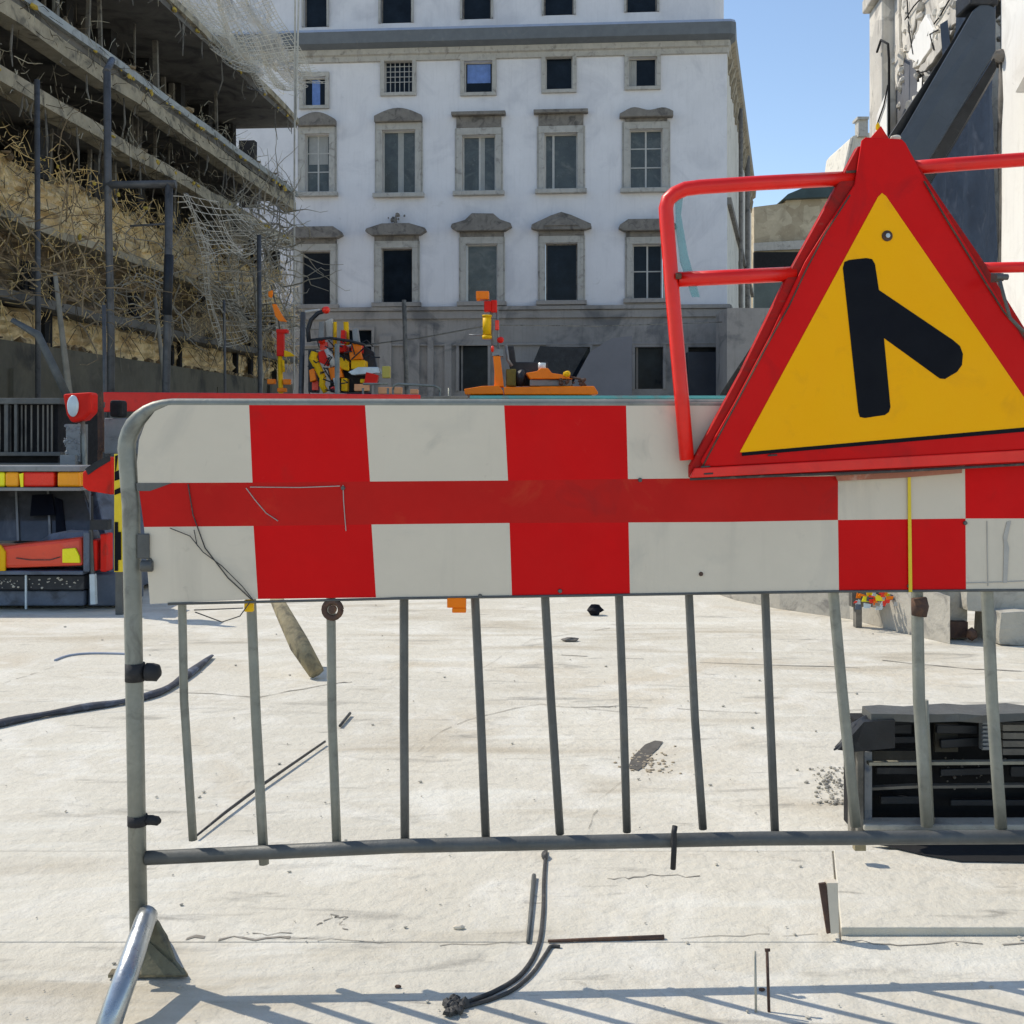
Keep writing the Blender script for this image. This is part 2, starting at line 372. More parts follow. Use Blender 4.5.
for (a, m_, c, r, mt) in bars:
    A, Bm, C_ = bp(*a, -.016), bp(*m_, -.016), bp(*c, -.016)
    top = A+(A-Bm).normalized()*((zt-.01-A.z)); top = Vector((A.x+(A.x-Bm.x)*.8, A.y, zt-.01))
    b = MB(); b.tube([top, A, A.lerp(Bm, .5), Bm, Bm.lerp(C_, .5), C_], r, 8); b.build('bar', mt, root)
# board with red and white sheeting: cells measured corner by corner
rows_y = [[404.5, 404, 404, 403.5, 403, 402.5, 402.5, 402, 402, 401], [483, 482.5, 481.5, 480.5, 479, 478, 476, 475, 473.5, 471], [527, 526, 524.5, 523, 522.5, 522, 520, 518.5, 518.5, 518], [604, 599, 597.5, 596, 595, 593.5, 592, 590.5, 590, 588]]
cols = [[132, 138, 144, 150], [249, 252.5, 253.5, 258], [365, 370, 371.5, 376], [504, 508, 509.5, 512], [626, 628, 628.5, 630], [714, 722, 727, 736], [838, 838, 838, 839], [964, 965, 965.5, 966], [1090, 1090, 1090, 1090], [1214, 1214, 1214, 1214]]
cellm = [[1,0,1,0,1,1,1,0,1], [2,2,2,2,2,2,1,0,1], [1,0,1,0,1,1,0,1,0]]
b = MB(); T = .010; off = .010
for r in range(3):
    for c in range(9):
        b.mi = cellm[r][c]
        if r == 1 and c in (0,): b.mi = 2
        if r == 2 and c == 6: b.mi = 0
        q = [(cols[c][r], rows_y[r][c]), (cols[c+1][r], rows_y[r][c+1]), (cols[c+1][r+1], rows_y[r+1][c+1]), (cols[c][r+1], rows_y[r+1][c])]
        if (r, c) == (0, 0): q = [(170, 404.5), (249, 404), (252.5, 482.5), (138, 483), (137, 462), (139, 440), (145, 424), (155, 411)]
        b.face([bp(x, y, off) for x, y in q])
bmesh.ops.remove_doubles(b.bm, verts=b.bm.verts, dist=1e-4)
b.mi = 3
ol = [(137, 462), (139, 440), (145, 424), (155, 411), (170, 404.5)]+[(cols[i][0], rows_y[0][i]) for i in range(1, 10)]+[(cols[9][k], rows_y[k][9]) for k in (1, 2, 3)]+[(cols[i][3], rows_y[3][i]) for i in range(8, -1, -1)]+[(cols[0][2], rows_y[2][0]), (138, 483)]
fr_ = [bp(x, y, off) for x, y in ol]; bk_ = [p-BP.n*T for p in fr_]
for i in range(len(fr_)):
    j = (i+1) % len(fr_); b.face([fr_[i], fr_[j], bk_[j], bk_[i]])
b.face(bk_[::-1])
board = b.build('board', [redp, grysh, redq, galv], root)
# flat top rail seen above the board's red squares, and a board edge lip
b = MB(); b.tube([bp(168, 604, off+.001), bp(400, 598.5, off+.001), bp(838, 591.5, off+.001), bp(1200, 589, off+.001)], .0028, 6); b.build('edge_strip', galvd, board)
b = MB()
b.face([bp(136, 483, off+.001), bp(172, 483, off+.001), bp(150, 491, off+.001), bp(137, 491, off+.001)]); b.build('torn_flap', galvd, board)
# bolts on the board
for (x, y) in ((343, 488), (480, 596), (701, 574), (150, 560), (909, 586), (560, 591), (640, 480), (965, 523)):
    b = MB(); c = bp(x, y, off); b.tube([c, c+BP.n*.004], [.0045, .0035], 8); b.build('bolt', galvd if x != 701 else rust, board)
# scratches and hairline wires hanging across the left end of the board
b = MB()
for path in (((246, 488), (255, 500), (266, 513), (278, 521)), ((250, 487), (300, 487.5), (340, 486)), ((343, 485), (343.5, 500), (345, 520), (346, 531))):
    b.tube([bp(x, y, off+.0012) for x, y in path], .0009, 5)
b.build('scratch', stone, board)
b = MB()
b.tube([bp(x, y, off+.003) for x, y in ((188, 484), (193, 515), (205, 548), (228, 578), (252, 600))], .0012, 5)
b.tube([bp(x, y, off+.005) for x, y in ((170, 528), (190, 536), (203, 552), (222, 566), (242, 586), (254, 601))], .001, 5)
b.tube([bp(x, y, off+.004) for x, y in ((194, 530), (197, 545), (203, 552))], .0009, 5)
b.tube([bp(x, y, off+.003) for x, y in ((195, 612), (222, 622), (240, 616), (250, 602))], .0012, 5)
b.tube([bp(x, y, off+.003) for x, y in ((194, 610), (220, 609), (243, 608))], .0012, 5)
b.build('loose_wire', cable, root)
b = MB()
for path in (((987, 521), (987.5, 560), (988, 586)), ((966, 583), (1000, 582), (1024, 581), (1090, 580)), ((1052, 520), (1052, 586))): b.tube([bp(x, y, off+.0008) for x, y in path], .0011, 5)
b.build('panel_line', stone, board, split=True)
b = MB(); b.prism([bp(x, y, off+.0012) for x, y in ((1007, 522), (1011, 521), (1007, 540), (1009, 548), (1007, 583), (1003, 583), (1004, 545), (1003, 537))], BP.n*.0006); b.build('dirt_streak', stone, board)
# latch on the post behind the board's left end
b = MB(); a = bp(146, 533); c = bp(152, 560); b.box((a.x-.012, a.y-.016, c.z+.004), (c.x+.0, a.y-.011, a.z)); b.tube([bp(141, 566, .014), bp(153, 566, .014)], .011, 10); b.build('latch', galvd, root, bevel=.002)
# clamps on the left post
for (y, w, h) in ((672, 16, 9), (820, 15, 5)):
    b = MB(); a = bp(130, y); c = bp(146+w, y+1)
    xc = 135 if y < 700 else 137.5; b.tube([bp(xc, y-h, 0), bp(xc, y+h, 0)], .0188, 14)
    b.tube([bp(146, y, .0), bp(152, y, 0), bp(158, y+1, 0), bp(161, y+1, 0)], [h/520, h/520, h/560, h/1500], 10)
    b.build('clamp', rubber, root)
# clip on the bottom rail
b = MB(); b.tube([bp(675, 826, .012), bp(674, 832, .018), bp(674, 850, .016), bp(673, 869, .014)], .0055, 8); b.build('rail_clip', rubber, root)
# ring under the board on the third bar, brown tape on the eleventh bar
b = MB(); c = bp(333, 609, .0); b.tube([c+BP.u*.016*math.cos(t)+Z*.016*math.sin(t)+BP.n*.008 for t in [2*math.pi*i/18 for i in range(19)]], .006, 8, False)
b.tube([c, c+BP.n*.012], .008, 10); b.build('hinge_ring', rust, root)
b = MB(); b.tube([bp(919, 598, .002), bp(920, 606, .002), bp(919, 616, .002)], [.015, .017, .0145], 10); b.build('tape', rust, root)
b = MB(); b.pb(447, 598, 466, 608, 2.125, .02); b.pb(452, 608, 466, 613, 2.125, .016); b.build('hanging_lamp', orange, root, bevel=.002)
b = MB(); b.pb(244, 600, 253, 612, 2.118, .012); b.build('cable_clip', yelp, root, bevel=.002)
# foot: bright leg towards the camera, gusset and base plate
b = MB(); ft = bp(146, 914, .0)
a = Vector((ft.x+.001, ft.y-.01, ft.z)); e = Vector((-.665, 1.74, .022)); hd = P(147, 915, 2.09); md = P(131, 962, 1.985); ed = P(100, 1050, 1.86)
b.tube([Vector((hd.x, hd.y+.02, hd.z-.03)), Vector((hd.x, hd.y+.01, hd.z-.006)), hd, hd.lerp(md, .15), md, ed], [.012, .017, .019, .0195, .021, .022], 14); b.build('foot', shiny, root)
b = MB(); gx = lb.x
q = [P(147, 915, 2.10), P(156, 922, 2.10), P(166, 938, 2.10), P(174, 962, 2.08), P(186, 976, 2.06), P(140, 976, 2.06), P(142, 935, 2.10)]
b.prism(q, (0, .012, 0)); b.build('gusset', M('olive_steel', (.15, .14, .09), .7, .1, .3, 14, .3, 60, [((.05, .045, .04), .8, 16, .52)]), root, bevel=.003)
b = MB(); b.hexa([P(143, 918, 2.12), P(160, 926, 2.12), P(182, 974, 2.13), P(143, 974, 2.13), P(143, 916, 2.26), P(158, 918, 2.26), P(176, 955, 2.30), P(143, 955, 2.30)]); b.build('foot_housing', machd, root, bevel=.008)  # added block, shaped to widen the shadow that the foot casts
b = MB(); q = [G(108, 980), G(188, 979), G(184, 973), G(112, 974)]
b.prism([v+Vector((0, 0, .004)) for v in q], (0, 0, .006)); b.build('base_plate', wood, root)
b = MB(); e2 = BP.at(ue, 0.05); b.tube([e2+Vector((0, -.32, -.03)), e2+Vector((0, -.05, .05)), e2+Vector((0, .3, -.03))], .019, 12); b.build('foot', galv, root)
b = MB(); b.tube([lb+Vector((0, 0, .0)), Vector((lb.x+.012, lb.y+.12, .10)), Vector((lb.x+.02, lb.y+.2, .03))], .0, 8)
b.bm.free()

# yellow strap over the board (own thing)
b = MB(); q = [(907.5, 476), (910.5, 476), (912, 592), (908.5, 592)]
b.prism([bp(x, y, off+.003) for x, y in q], BP.n*.0015)
tag(b.build('strap', yelst), 'thin yellow strap hanging vertically down the right part of the striped board', 'strap')

# ================================================================== ROAD SIGN
d0 = .045
SP = BP
def sp(x, y, d=0): return BP.px(x, y, d0+d)
sg = thing('road_sign', sp(880, 470), 'triangular yellow warning sign with red border and black diverging arm symbol', 'road sign')
b = MB(); q = [(858, 146), (833, 193), (789, 273), (741, 372), (690, 466), (690, 478), (900, 470), (1040, 461), (1100, 458), (1104, 449), (1040, 352), (982, 258), (942, 200), (922, 170), (905, 143)]
b.prism([sp(x, y, 0) for x, y in q], -BP.n*.02); tray = b.build('tray', sgnd, sg, bevel=.003)
b = MB(); q = [(862, 140), (866, 137), (902, 139), (906, 143), (924, 178), (934, 192), (1024, 340), (1086, 441), (1084, 447), (1024, 449.5), (900, 457), (704, 467), (701, 461), (735, 402), (770, 336), (805, 262), (830, 222), (855, 184)]
b.prism([sp(x, y, .008) for x, y in q], -BP.n*.006); plate = b.build('border', sgnr, sg, bevel=.002)
b = MB(); q = [(878, 197), (882, 193), (886, 196), (1039, 419), (1041, 424), (1036, 427), (745, 453), (740, 452)]
b.prism([sp(x, y, .0092) for x, y in q], -BP.n*.0011); b.build('yellow_face', yel, plate)
b = MB(); q = [(843, 268), (844.5, 262), (849, 260), (866, 258), (872, 259), (875, 264), (879, 290), (953, 340), (960, 346), (963, 354), (962, 365), (957, 372), (945, 379), (940, 378.5), (884, 338), (890.5, 407), (889, 412), (885, 415), (865, 418), (860, 417), (858.5, 412)]
b.prism([sp(x, y, .0102) for x, y in q], -BP.n*.0009); b.build('symbol', blk, plate)
b = MB(); b.prism([sp(*v, .010) for v in ((742, 452.5), (742, 456), (1038, 430.5), (1041, 426))], -BP.n*.001); b.build('shadow_gap', blk, plate)  # black strip along the bottom border of the yellow face
b = MB(); b.prism([sp(*v, .012) for v in ((695, 468), (690, 478), (1100, 458), (1092, 446))], -BP.n*.010); b.build('lower_rail', frmr, sg, bevel=.002)
b = MB(); b.tube([sp(*v, .009) for v in ((703, 466), (708, 456), (736, 404), (771, 338), (789, 306), (806, 270), (826, 232), (850, 195))], .0016, 6)
b.tube([sp(*v, .011) for v in ((924, 181), (945, 217), (985, 282), (1004, 312), (1020, 330), (1060, 395))], .0018, 6); b.build('edge_gasket', rust, sg, split=True)
b = MB(); c = sp(887, 236, .0092); b.tube([c, c+BP.n*.002, c+BP.n*.0045], [.0105, .0105, .004], 14); sc = b.build('screw', rust, plate)
b = MB(); b.tube([c+BP.n*.0035, c+BP.n*.006], .0045, 8); b.build('screw_head', shiny, sc)
b = MB()
for v in ((701, 467), (768, 455.5), (704, 474)): b.tube([sp(*v, .012), sp(v[0]+9, v[1]-.6, .012)], .0018, 6)
b.tube([sp(690, 479, .004), sp(900, 471, .004), sp(1100, 460, .004)], .003, 6); b.build('lower_seam', cable, sg)
b = MB(); b.pb(740, 476, 800, 479, 2.04, .002); b.bm.free()
b = MB(); b.prism([sp(*v, -.024) for v in ((836, 476), (900, 472), (962, 467), (962, 473), (900, 478), (838, 481))], -BP.n*.004); b.build('rusted_seam', M('pinkish_rust', (.40, .17, .11), .8, 0, .25, 12, .2, 60, [((.55, .5, .44), .7, 18, .55)]), sg)  # brown strip: the shadow gap under the sign painted as colour
# tube frame
def ftube(name, pts, r, mat=frmr):
    b = MB(); b.tube(pts, r, 14); return b.build(name, mat, sg)
fz = -.012
c1 = [sp(858, 178, fz), sp(760, 183, fz), sp(700, 187, fz), sp(685, 189, fz), sp(675, 193.5, fz), sp(668, 200, fz), sp(666, 208, fz), sp(667, 225, fz), sp(673, 300, fz), sp(681, 390, fz), sp(687, 460, fz)]
ftube('frame_tube', c1, .0143)
ftube('frame_tube', [sp(910, 168, fz), sp(960, 164, fz), sp(1030, 159, fz), sp(1110, 155, fz), sp(1122, 160, fz), sp(1128, 175, fz), sp(1120, 300, fz), sp(1108, 455, fz)], .0138)
ftube('cross_tube', [sp(678, 279.5, fz), sp(795, 274, fz)], .0145)
ftube('cross_tube', [sp(978, 268, fz), sp(1030, 267, fz), sp(1121, 265, fz)], .0105)
b = MB(); b.tube([sp(676, 276, .004), sp(681, 276, .004)], .006, 8); b.tube([sp(846, 172.2, -.001), sp(858, 171.5, -.001)], .003, 6); b.build('weld', rust, sg, split=True)
b = MB(); b.prism([sp(*v, -.012) for v in ((675, 199), (683, 198), (681, 215), (688, 255), (700, 297), (692, 297), (680, 262), (676, 230))], -BP.n*.001); b.build('reflector_film', tealm, sg)
b = MB(); b.pb(995, 273, 1004, 281, 2.08, .02); b.tube([P(1000, 281, 2.07), P(1003, 293, 2.06), P(1010, 318, 2.06), P(1024, 332, 2.07)], .0035, 8); b.tube([P(996, 277, 2.075), P(1008, 277, 2.075)], .006, 8); b.build('clamp', galvd, sg, bevel=.002)
b = MB(); b.prism([sp(*v, -.006) for v in ((870, 139), (881, 126), (889, 139))], -BP.n*.008); b.build('tip_flag', redm, sg)
b = MB(); b.blob(sp(878, 127, -.01), .008, .6, .5, 1.2, 1, .3); b.build('tip_marker', yelp, sg)
b = MB(); b.blob(sp(896, 138, -.012), .011, 1.0, .6, .55, 2, .2); b.build('tip_cap', grysh, sg)
# hooks carrying the sign on the barrier's top rail
for x in (742, 1010):
    b = MB(); a = BP.uv(x, 410)[0]
    b.tube([BP.at(a, zt-.05, d0-.016), BP.at(a, zt+.012, d0-.012), BP.at(a, zt+.03, 0), BP.at(a, zt+.012, -.028), BP.at(a, zt-.02, -.028)], .004, 6); b.build('hook', galvd, sg)

# ================================================================== MAIN BUILDING
A0 = ((240-CX)*41.3/F, 41.3); B0 = (7.82, 40.0)
MP = Plane(A0, B0); UE = MP.uv(727, 300)[0]; U0 = MP.uv(90, 300)[0]
def muz(x, y): return MP.uv(x, y)
mbd = thing('apartment_building', MP.at(UE/2, 0), 'four storey pale lilac building with stone framed windows closing the street', 'building')
zc = MP.uv(520, 42)[1]
z_str = MP.uv(520, 309)[1]
W = []      # (row, x0,y0,x1,y1)
for x0, y0, x1, y1 in ((303, 77, 326, 106), (384, 60, 413, 93), (464, 61, 493, 93), (545, 56, 573, 90), (628, 57, 657, 87)): W.append((1, x0, y0, x1, y1))
for x0, y0, x1, y1 in ((305, 134, 330, 193), (382, 130, 416, 194), (462, 135, 496, 192), (544, 133, 578, 190), (629, 129, 663, 189)): W.append((2, x0, y0, x1, y1))
for x0, y0, x1, y1 in ((301, 251, 331, 305), (381, 248, 413, 303), (466, 244, 498, 302), (545, 243, 578, 301), (632, 244, 663, 299)): W.append((3, x0, y0, x1, y1))
ops = []
for (r, x0, y0, x1, y1) in W:
    a = muz(x0, y1); c = muz(x1, y0); ops.append((a[0], c[0], a[1], c[1]))
b = MB(); wall(MP, U0, UE, z_str, zc+.4, ops, .3, b)
b.build('wall', plaster, mbd)
# ground floor wall with openings
gw = [(459, 344, 488, 391), (549, 347, 590, 392), (635, 347, 663, 389), (688, 347, 726, 396), (345, 330, 372, 440)]
gops = []
for x0, y0, x1, y1 in gw:
    a = muz(x0, y1); c = muz(x1, y0); gops.append((a[0], c[0], max(a[1], .02), c[1]))
b = MB(); wall(MP, U0, UE, -.03, z_str-.002, gops, .35, b, .03)
for (u0, u1, zA) in ((muz(380, 0)[0], muz(392, 0)[0], 4.9), (muz(405, 0)[0], muz(420, 0)[0], 4.9), (muz(428, 0)[0], muz(434, 0)[0], 5.3), (muz(445, 0)[0], muz(452, 0)[0], 4.6), (muz(603, 0)[0], muz(615, 0)[0], 4.6)):
    p = [MP.at(u0, 0, .031), MP.at(u1, 0, .031), MP.at(u1, 0, .14), MP.at(u0, 0, .14)]; b.hexa(p+[v+Z*zA for v in p])
b.build('ground_floor_wall', dado, mbd)
b = MB()
def mbar(b, x0, y0, x1, y1, d0_, d1_):
    a = muz(x0, y1); c = muz(x1, y0)
    p = [MP.at(a[0], a[1], d0_), MP.at(c[0], a[1], d0_), MP.at(c[0], c[1], d0_), MP.at(a[0], c[1], d0_)]
    q = [v+MP.n*(d1_-d0_) for v in p]; b.hexa(p+q)
u0_, u1_ = U0, UE+.1
for (za, zb, d) in ((z_str-.05, z_str+.10, .16), (z_str-.35, z_str-.06, .09), (z_str-1.35, z_str-1.27, .08)):
    p = [MP.at(u0_, za, .032), MP.at(u1_, za, .032), MP.at(u1_, zb, .032), MP.at(u0_, zb, .032)]; b.hexa(p+[v+MP.n*d for v in p])
b.build('string_course', dado, mbd, bevel=.02)
# cornice: moulded profile swept along the front and down the right side
side_dir = (Vector((14.35, 66, 0))-Vector((7.82, 40, 0))).normalized(); side_n = Vector((side_dir.y, -side_dir.x, 0))
cnr = Vector((7.82, 40, 0)); SL = 27
prof = [(.0, -.62), (.10, -.60), (.12, -.42), (.22, -.38), (.25, -.20), (.62, -.10), (.66, .12), (.70, .30), (.60, .42), (.0, .46)]
SK = .42; mit = (MP.n+side_n*SK); mk = 1.0
b = MB(); rr_ = []
for base, dr, k in ((MP.at(U0, 0), MP.n, 1), (cnr-MP.u*.25, MP.n, 1), (cnr-MP.u*.02, MP.n+side_n*SK*.35, .97), (cnr, MP.n*.75+side_n*SK*.85, 1), (cnr+side_dir*.4, MP.n*.25+side_n*SK, 1), (cnr+side_dir*1.2, side_n, SK), (cnr+side_dir*SL, side_n, SK)):
    rr_.append([b.bm.verts.new(base+dr*(d*k)+Z*(zc+h)) for d, h in prof])
for i in range(len(rr_)-1):
    for j in range(len(prof)-1):
        f = b.bm.faces.new([rr_[i][j], rr_[i+1][j], rr_[i+1][j+1], rr_[i][j+1]]); f.material_index = 3 if i >= 4 and j < 7 else (0 if j in (4, 5, 6) else (2 if j >= 7 else 1))
b.build('cornice', [cornm, stone, ledgeb, M('brown_stone', (.33, .28, .20), .9, 0, .25, 3, .5, 20, [((.10, .085, .065), .8, 2, .52)], streak=.3)], mbd)
for k in range(24):
    u = .6+k*1.08; q = cnr+side_dir*u; h_ = R.uniform(.5, .9)
    b = MB(); p = [q+Z*(zc-.62-h_), q+side_dir*.3+Z*(zc-.62-h_), q+side_dir*.3+Z*(zc-.62), q+Z*(zc-.62)]; p = [v+side_n*.005 for v in p]
    w1, w2 = R.uniform(.02, .08), R.uniform(.14, .24); b.hexa(p+[p[0]+side_n*w1, p[1]+side_n*w1, p[2]+side_n*w2, p[3]+side_n*w2]); b.build('bracket', MATS['brown_stone'], mbd)
# side wall, cream and stained, with drain pipe
SPn = Plane((cnr.x, cnr.y), ((cnr+side_dir).x, (cnr+side_dir).y)); SPn.n = side_n
b = MB(); wall(SPn, 0, SL, 0, zc-.55, [(4, 5.2, 2, 4), (9, 10.3, 7, 9)], .3, b)
b.face([SPn.at(4, 2, -.3), SPn.at(5.2, 2, -.3), SPn.at(5.2, 4, -.3), SPn.at(4, 4, -.3)]); b.face([SPn.at(9, 7, -.3), SPn.at(10.3, 7, -.3), SPn.at(10.3, 9, -.3), SPn.at(9, 9, -.3)])
b.build('side_wall', plasterw, mbd)
b = MB()
for z in (9.6, 5.7): 
    p = [SPn.at(0, z, .003), SPn.at(SL, z, .003), SPn.at(SL, z+.25, .003), SPn.at(0, z+.25, .003)]; b.hexa(p+[v+side_n*.15 for v in p])
b.build('side_ledge', stoned, mbd, split=True)
b = MB(); b.tube([SPn.at(15, .1, .2), SPn.at(15, zc-.6, .2)], .12, 8); b.tube([SPn.at(7, .1, .2), SPn.at(7, zc-.6, .2)], .09, 8); b.build('drain_pipe', stoned, mbd, split=True)
# roof slab and set-back attic storey
UA = muz(716, 10)[0]
b = MB(); b.face([MP.at(U0, zc+.35, 0), MP.at(UE, zc+.35, 0), cnr+side_dir*SL+Z*(zc+.35), cnr+side_dir*SL+Vector((-24, 0, zc+.35)), MP.at(U0, zc+.35, -22)]); b.build('flat_roof', ledgeb, mbd)
aop = []
for x0, x1, yb in ((302, 326, 25), (379, 411, 21), (461, 491, 17), (543, 574, 13), (626, 658, 10)):
    a = muz(x0, yb); c = muz(x1, 0); aop.append((a[0], c[0], a[1], a[1]+1.7)); W.append((0, x0, yb-45, x1, yb))
b = MB(); wall(MP, U0, UA, zc+.36, zc+3.6, aop, .25, b, -.25)
na = MP.at(UA, 0, -.25)
pts_ = [MP.at(UA, zc+.36, -.25)]+[MP.at(UA+.35*math.sin(t), zc+.36, -.25-.35*(1-math.cos(t))) for t in (.5, 1.0, 1.5)]
prev = pts_[0]
for p in pts_[1:]+[MP.at(UA+.35, zc+.36, -14)]: b.face([prev, p, p+Z*3.2, prev+Z*3.2]); prev = p
b.face([MP.at(U0, zc+3.6, -.25), MP.at(UA, zc+3.6, -.25), MP.at(UA+.35, zc+3.6, -14), MP.at(U0, zc+3.6, -14)])
b.build('attic_wall', plaster, mbd)

def mrect(b, u0, u1, za, zb, d0_, d1_):
    p = [MP.at(u0, za, d0_), MP.at(u1, za, d0_), MP.at(u1, zb, d0_), MP.at(u0, zb, d0_)]; b.hexa(p+[v+MP.n*(d1_-d0_) for v in p])
idx = {}
for (r, x0, y0, x1, y1) in W:
    k = idx.get(r, 0); idx[r] = k+1
    if r == 0:
        a = aop[k]; u0, u1, za, zb = a; base = -.25
    else:
        a = muz(x0, y1); c = muz(x1, y0); u0, u1, za, zb = a[0], c[0], a[1], c[1]; base = 0
    w = u1-u0; m = MB(); t = {0: .06, 1: .13, 2: .2, 3: .2}[r]
    # surround: jambs and head, butted
    mrect(m, u0-t, u0+.02, za, zb, base+.003, base+.10); mrect(m, u1-.02, u1+t, za, zb, base+.003, base+.10)
    mrect(m, u0-t, u1+t, zb, zb+t*1.3, base+.003, base+.11)
    if r in (1,): mrect(m, u0-t, u1+t, za-t, za, base+.003, base+.10)
    if r >= 2:    # outer moulding
        mrect(m, u0-t-.06, u0-t, za, zb+t*1.3, base+.003, base+.05); mrect(m, u1+t, u1+t+.06, za, zb+t*1.3, base+.003, base+.05)
    wn = m.build('window', stone, mbd, bevel=.012)
    # sash frame
    m = MB(); f = .05 if r != 1 else .04; dd = base-.16
    mrect(m, u0+.02, u0+.02+f, za, zb, dd-.04, dd); mrect(m, u1-.02-f, u1-.02, za, zb, dd-.04, dd)
    mrect(m, u0+.02+f, u1-.02-f, zb-f, zb, dd-.04, dd); mrect(m, u0+.02+f, u1-.02-f, za, za+f, dd-.04, dd)
    cu = (u0+u1)/2; h = zb-za
    dark3 = r == 3 and k in (0, 1, 3)
    if (r, k) in ((2, 4), (3, 4), (2, 0)):
        mrect(m, cu-.03, cu+.03, za+f, zb-f, dd-.03, dd+.01)
        for q in ((.36, .68) if r == 2 else (.5,)): mrect(m, u0+.07, cu-.03, za+h*q, za+h*q+.04, dd-.03, dd); mrect(m, cu+.03, u1-.07, za+h*q, za+h*q+.04, dd-.03, dd)
    if (r, k) == (2, 1): pass
    if (r, k) == (2, 3): mrect(m, u0+.30, u0+.38, za+f, zb-f, dd-.03, dd)
    if (r, k) == (2, 2): mrect(m, cu-.02, cu+.05, za+f, zb-f, dd-.03, dd)
    if (r, k) == (1, 1):
        for q in (.2, .36, .52, .68, .84):
            mrect(m, u0+w*q-.012, u0+w*q+.012, za+f, zb-f, dd-.01, dd+.02)
            if q != .2: mrect(m, u0+.06, u1-.06, za+h*q-.012, za+h*q+.012, dd+.021, dd+.035)
    m.build('sash', whitef if not dark3 and r else stoned, wn)
    m = MB(); m.face([MP.at(u0+.02, za, dd-.02), MP.at(u1-.02, za, dd-.02), MP.at(u1-.02, zb, dd-.02), MP.at(u0+.02, zb, dd-.02)])
    m.build('pane', glassg if r == 2 or (r, k) == (3, 2) else glassd, wn)
    if (r, k) in ((2, 1), (2, 2), (1, 2), (1, 4), (1, 0), (2, 0)):      # curtains behind / blind
        m = MB(); c0, c1, mt = {(2, 1): (.45, .62, curt), (2, 2): (.52, .66, curt), (1, 2): (.1, .9, bluec), (1, 4): (.05, .3, curt), (1, 0): (.35, .7, bluec), (2, 0): (.12, .88, curt)}[(r, k)]
        zz0 = za+h*(.35 if (r, k) == (1, 2) else .5 if (r, k) == (2, 0) else .03)
        n = 8
        for q in range(n):
            ua = u0+w*(c0+(c1-c0)*q/n); ub = u0+w*(c0+(c1-c0)*(q+1)/n)
            m.face([MP.at(ua, zz0, dd-.012+.008*(q % 2)), MP.at(ub, zz0, dd-.012+.008*((q+1) % 2)), MP.at(ub, zb-.06, dd-.012+.008*((q+1) % 2)), MP.at(ua, zb-.06, dd-.012+.008*(q % 2))])
        m.build('curtain', mt, wn)
    if r >= 2:
        m = MB(); mrect(m, u0-t-.12, u1+t+.12, za-.16, za-.001, base+.003, base+.24); m.build('sill', stone if r == 2 else dado, wn, bevel=.015)
        # pediments: each of its own form
        m = MB(); zt_ = zb+t*1.3+.002
        a_ = u0-t-.05; c_ = u1+t+.05; ww = c_-a_
        form = {(2, 0): 'arch', (2, 1): 'arch', (2, 2): 'flat', (2, 3): 'flat', (2, 4): 'wavy', (3, 0): 'heavy', (3, 1): 'crest', (3, 2): 'broken', (3, 3): 'tri', (3, 4): 'heavy'}[(r, k)]
        if form == 'arch':
            n = 10; pt = [(a_, zt_), (c_, zt_)]+[(c_-ww*i/n, zt_+.22+.28*math.sin(math.pi*i/n)) for i in range(n+1)]
            m.prism([MP.at(p[0], p[1], .003) for p in pt], MP.n*.28)
        elif form == 'flat':
            mrect(m, a_+.05, c_-.05, zt_, zt_+.42, .003, .12); mrect(m, a_-.12, c_+.12, zt_+.421, zt_+.55, .003, .32)
        elif form == 'wavy':
            n = 14; pt = [(a_-.1, zt_+.12), (c_+.1, zt_+.12)]+[(c_+.1-(ww+.2)*i/n, zt_+.30+.13*math.sin(math.pi*i/n)+.07*math.sin(3.3*math.pi*i/n)) for i in range(n+1)]
            m.prism([MP.at(p[0], p[1], .003) for p in pt], MP.n*.34); mrect(m, a_+.1, c_-.1, zt_, zt_+.119, .003, .12)
        else:
            mrect(m, a_+.02, c_-.02, zt_, zt_+.18, .003, .12)
            z2 = zt_+.181
            if form == 'heavy': pt = [(a_-.25, z2+.10), (a_-.05, z2), (c_+.05, z2), (c_+.25, z2+.10), (c_+.2, z2+.22), (c_-.1, z2+.42), (a_+.1, z2+.42), (a_-.2, z2+.22)]
            elif form == 'crest': pt = [(a_-.28, z2+.14), (a_-.05, z2), (c_+.05, z2), (c_+.28, z2+.14), (c_+.24, z2+.24), (c_-.35, z2+.42), (a_+.35, z2+.42), (a_-.24, z2+.24)]
            elif form == 'broken': pt = [(a_-.28, z2+.14), (a_-.05, z2), (c_+.05, z2), (c_+.28, z2+.14), (c_+.24, z2+.26), (c_-.15, z2+.4), (c_-.4, z2+.62), (a_+.5, z2+.64), (a_+.25, z2+.4), (a_-.24, z2+.26)]
            else: pt = [(a_-.25, z2+.06), (a_-.05, z2), (c_+.05, z2), (c_+.25, z2+.06), (c_+.22, z2+.2), (a_+ww*.72, z2+.52), (a_+ww*.5, z2+.64), (a_+ww*.28, z2+.52), (a_-.22, z2+.2)]
            m.prism([MP.at(p[0], p[1], .003) for p in pt], MP.n*.36)
            if form == 'crest':
                for q in range(16):
                    m.blob(MP.at((a_+c_)/2+R.gauss(0, .18), z2+.5+abs(R.gauss(0, .16)), .16), R.uniform(.03, .08), 1, 1, 1.4, 1, .5, q)
            if form == 'tri':
                pt = [(a_+ww*.12, z2+.13), (c_-ww*.12, z2+.13), (a_+ww*.7, z2+.36), (a_+ww*.5, z2+.46), (a_+ww*.3, z2+.36)]
                m.prism([MP.at(p[0], p[1], .364) for p in pt], MP.n*.04)
        m.build('pediment', stoned, wn, bevel=.02)
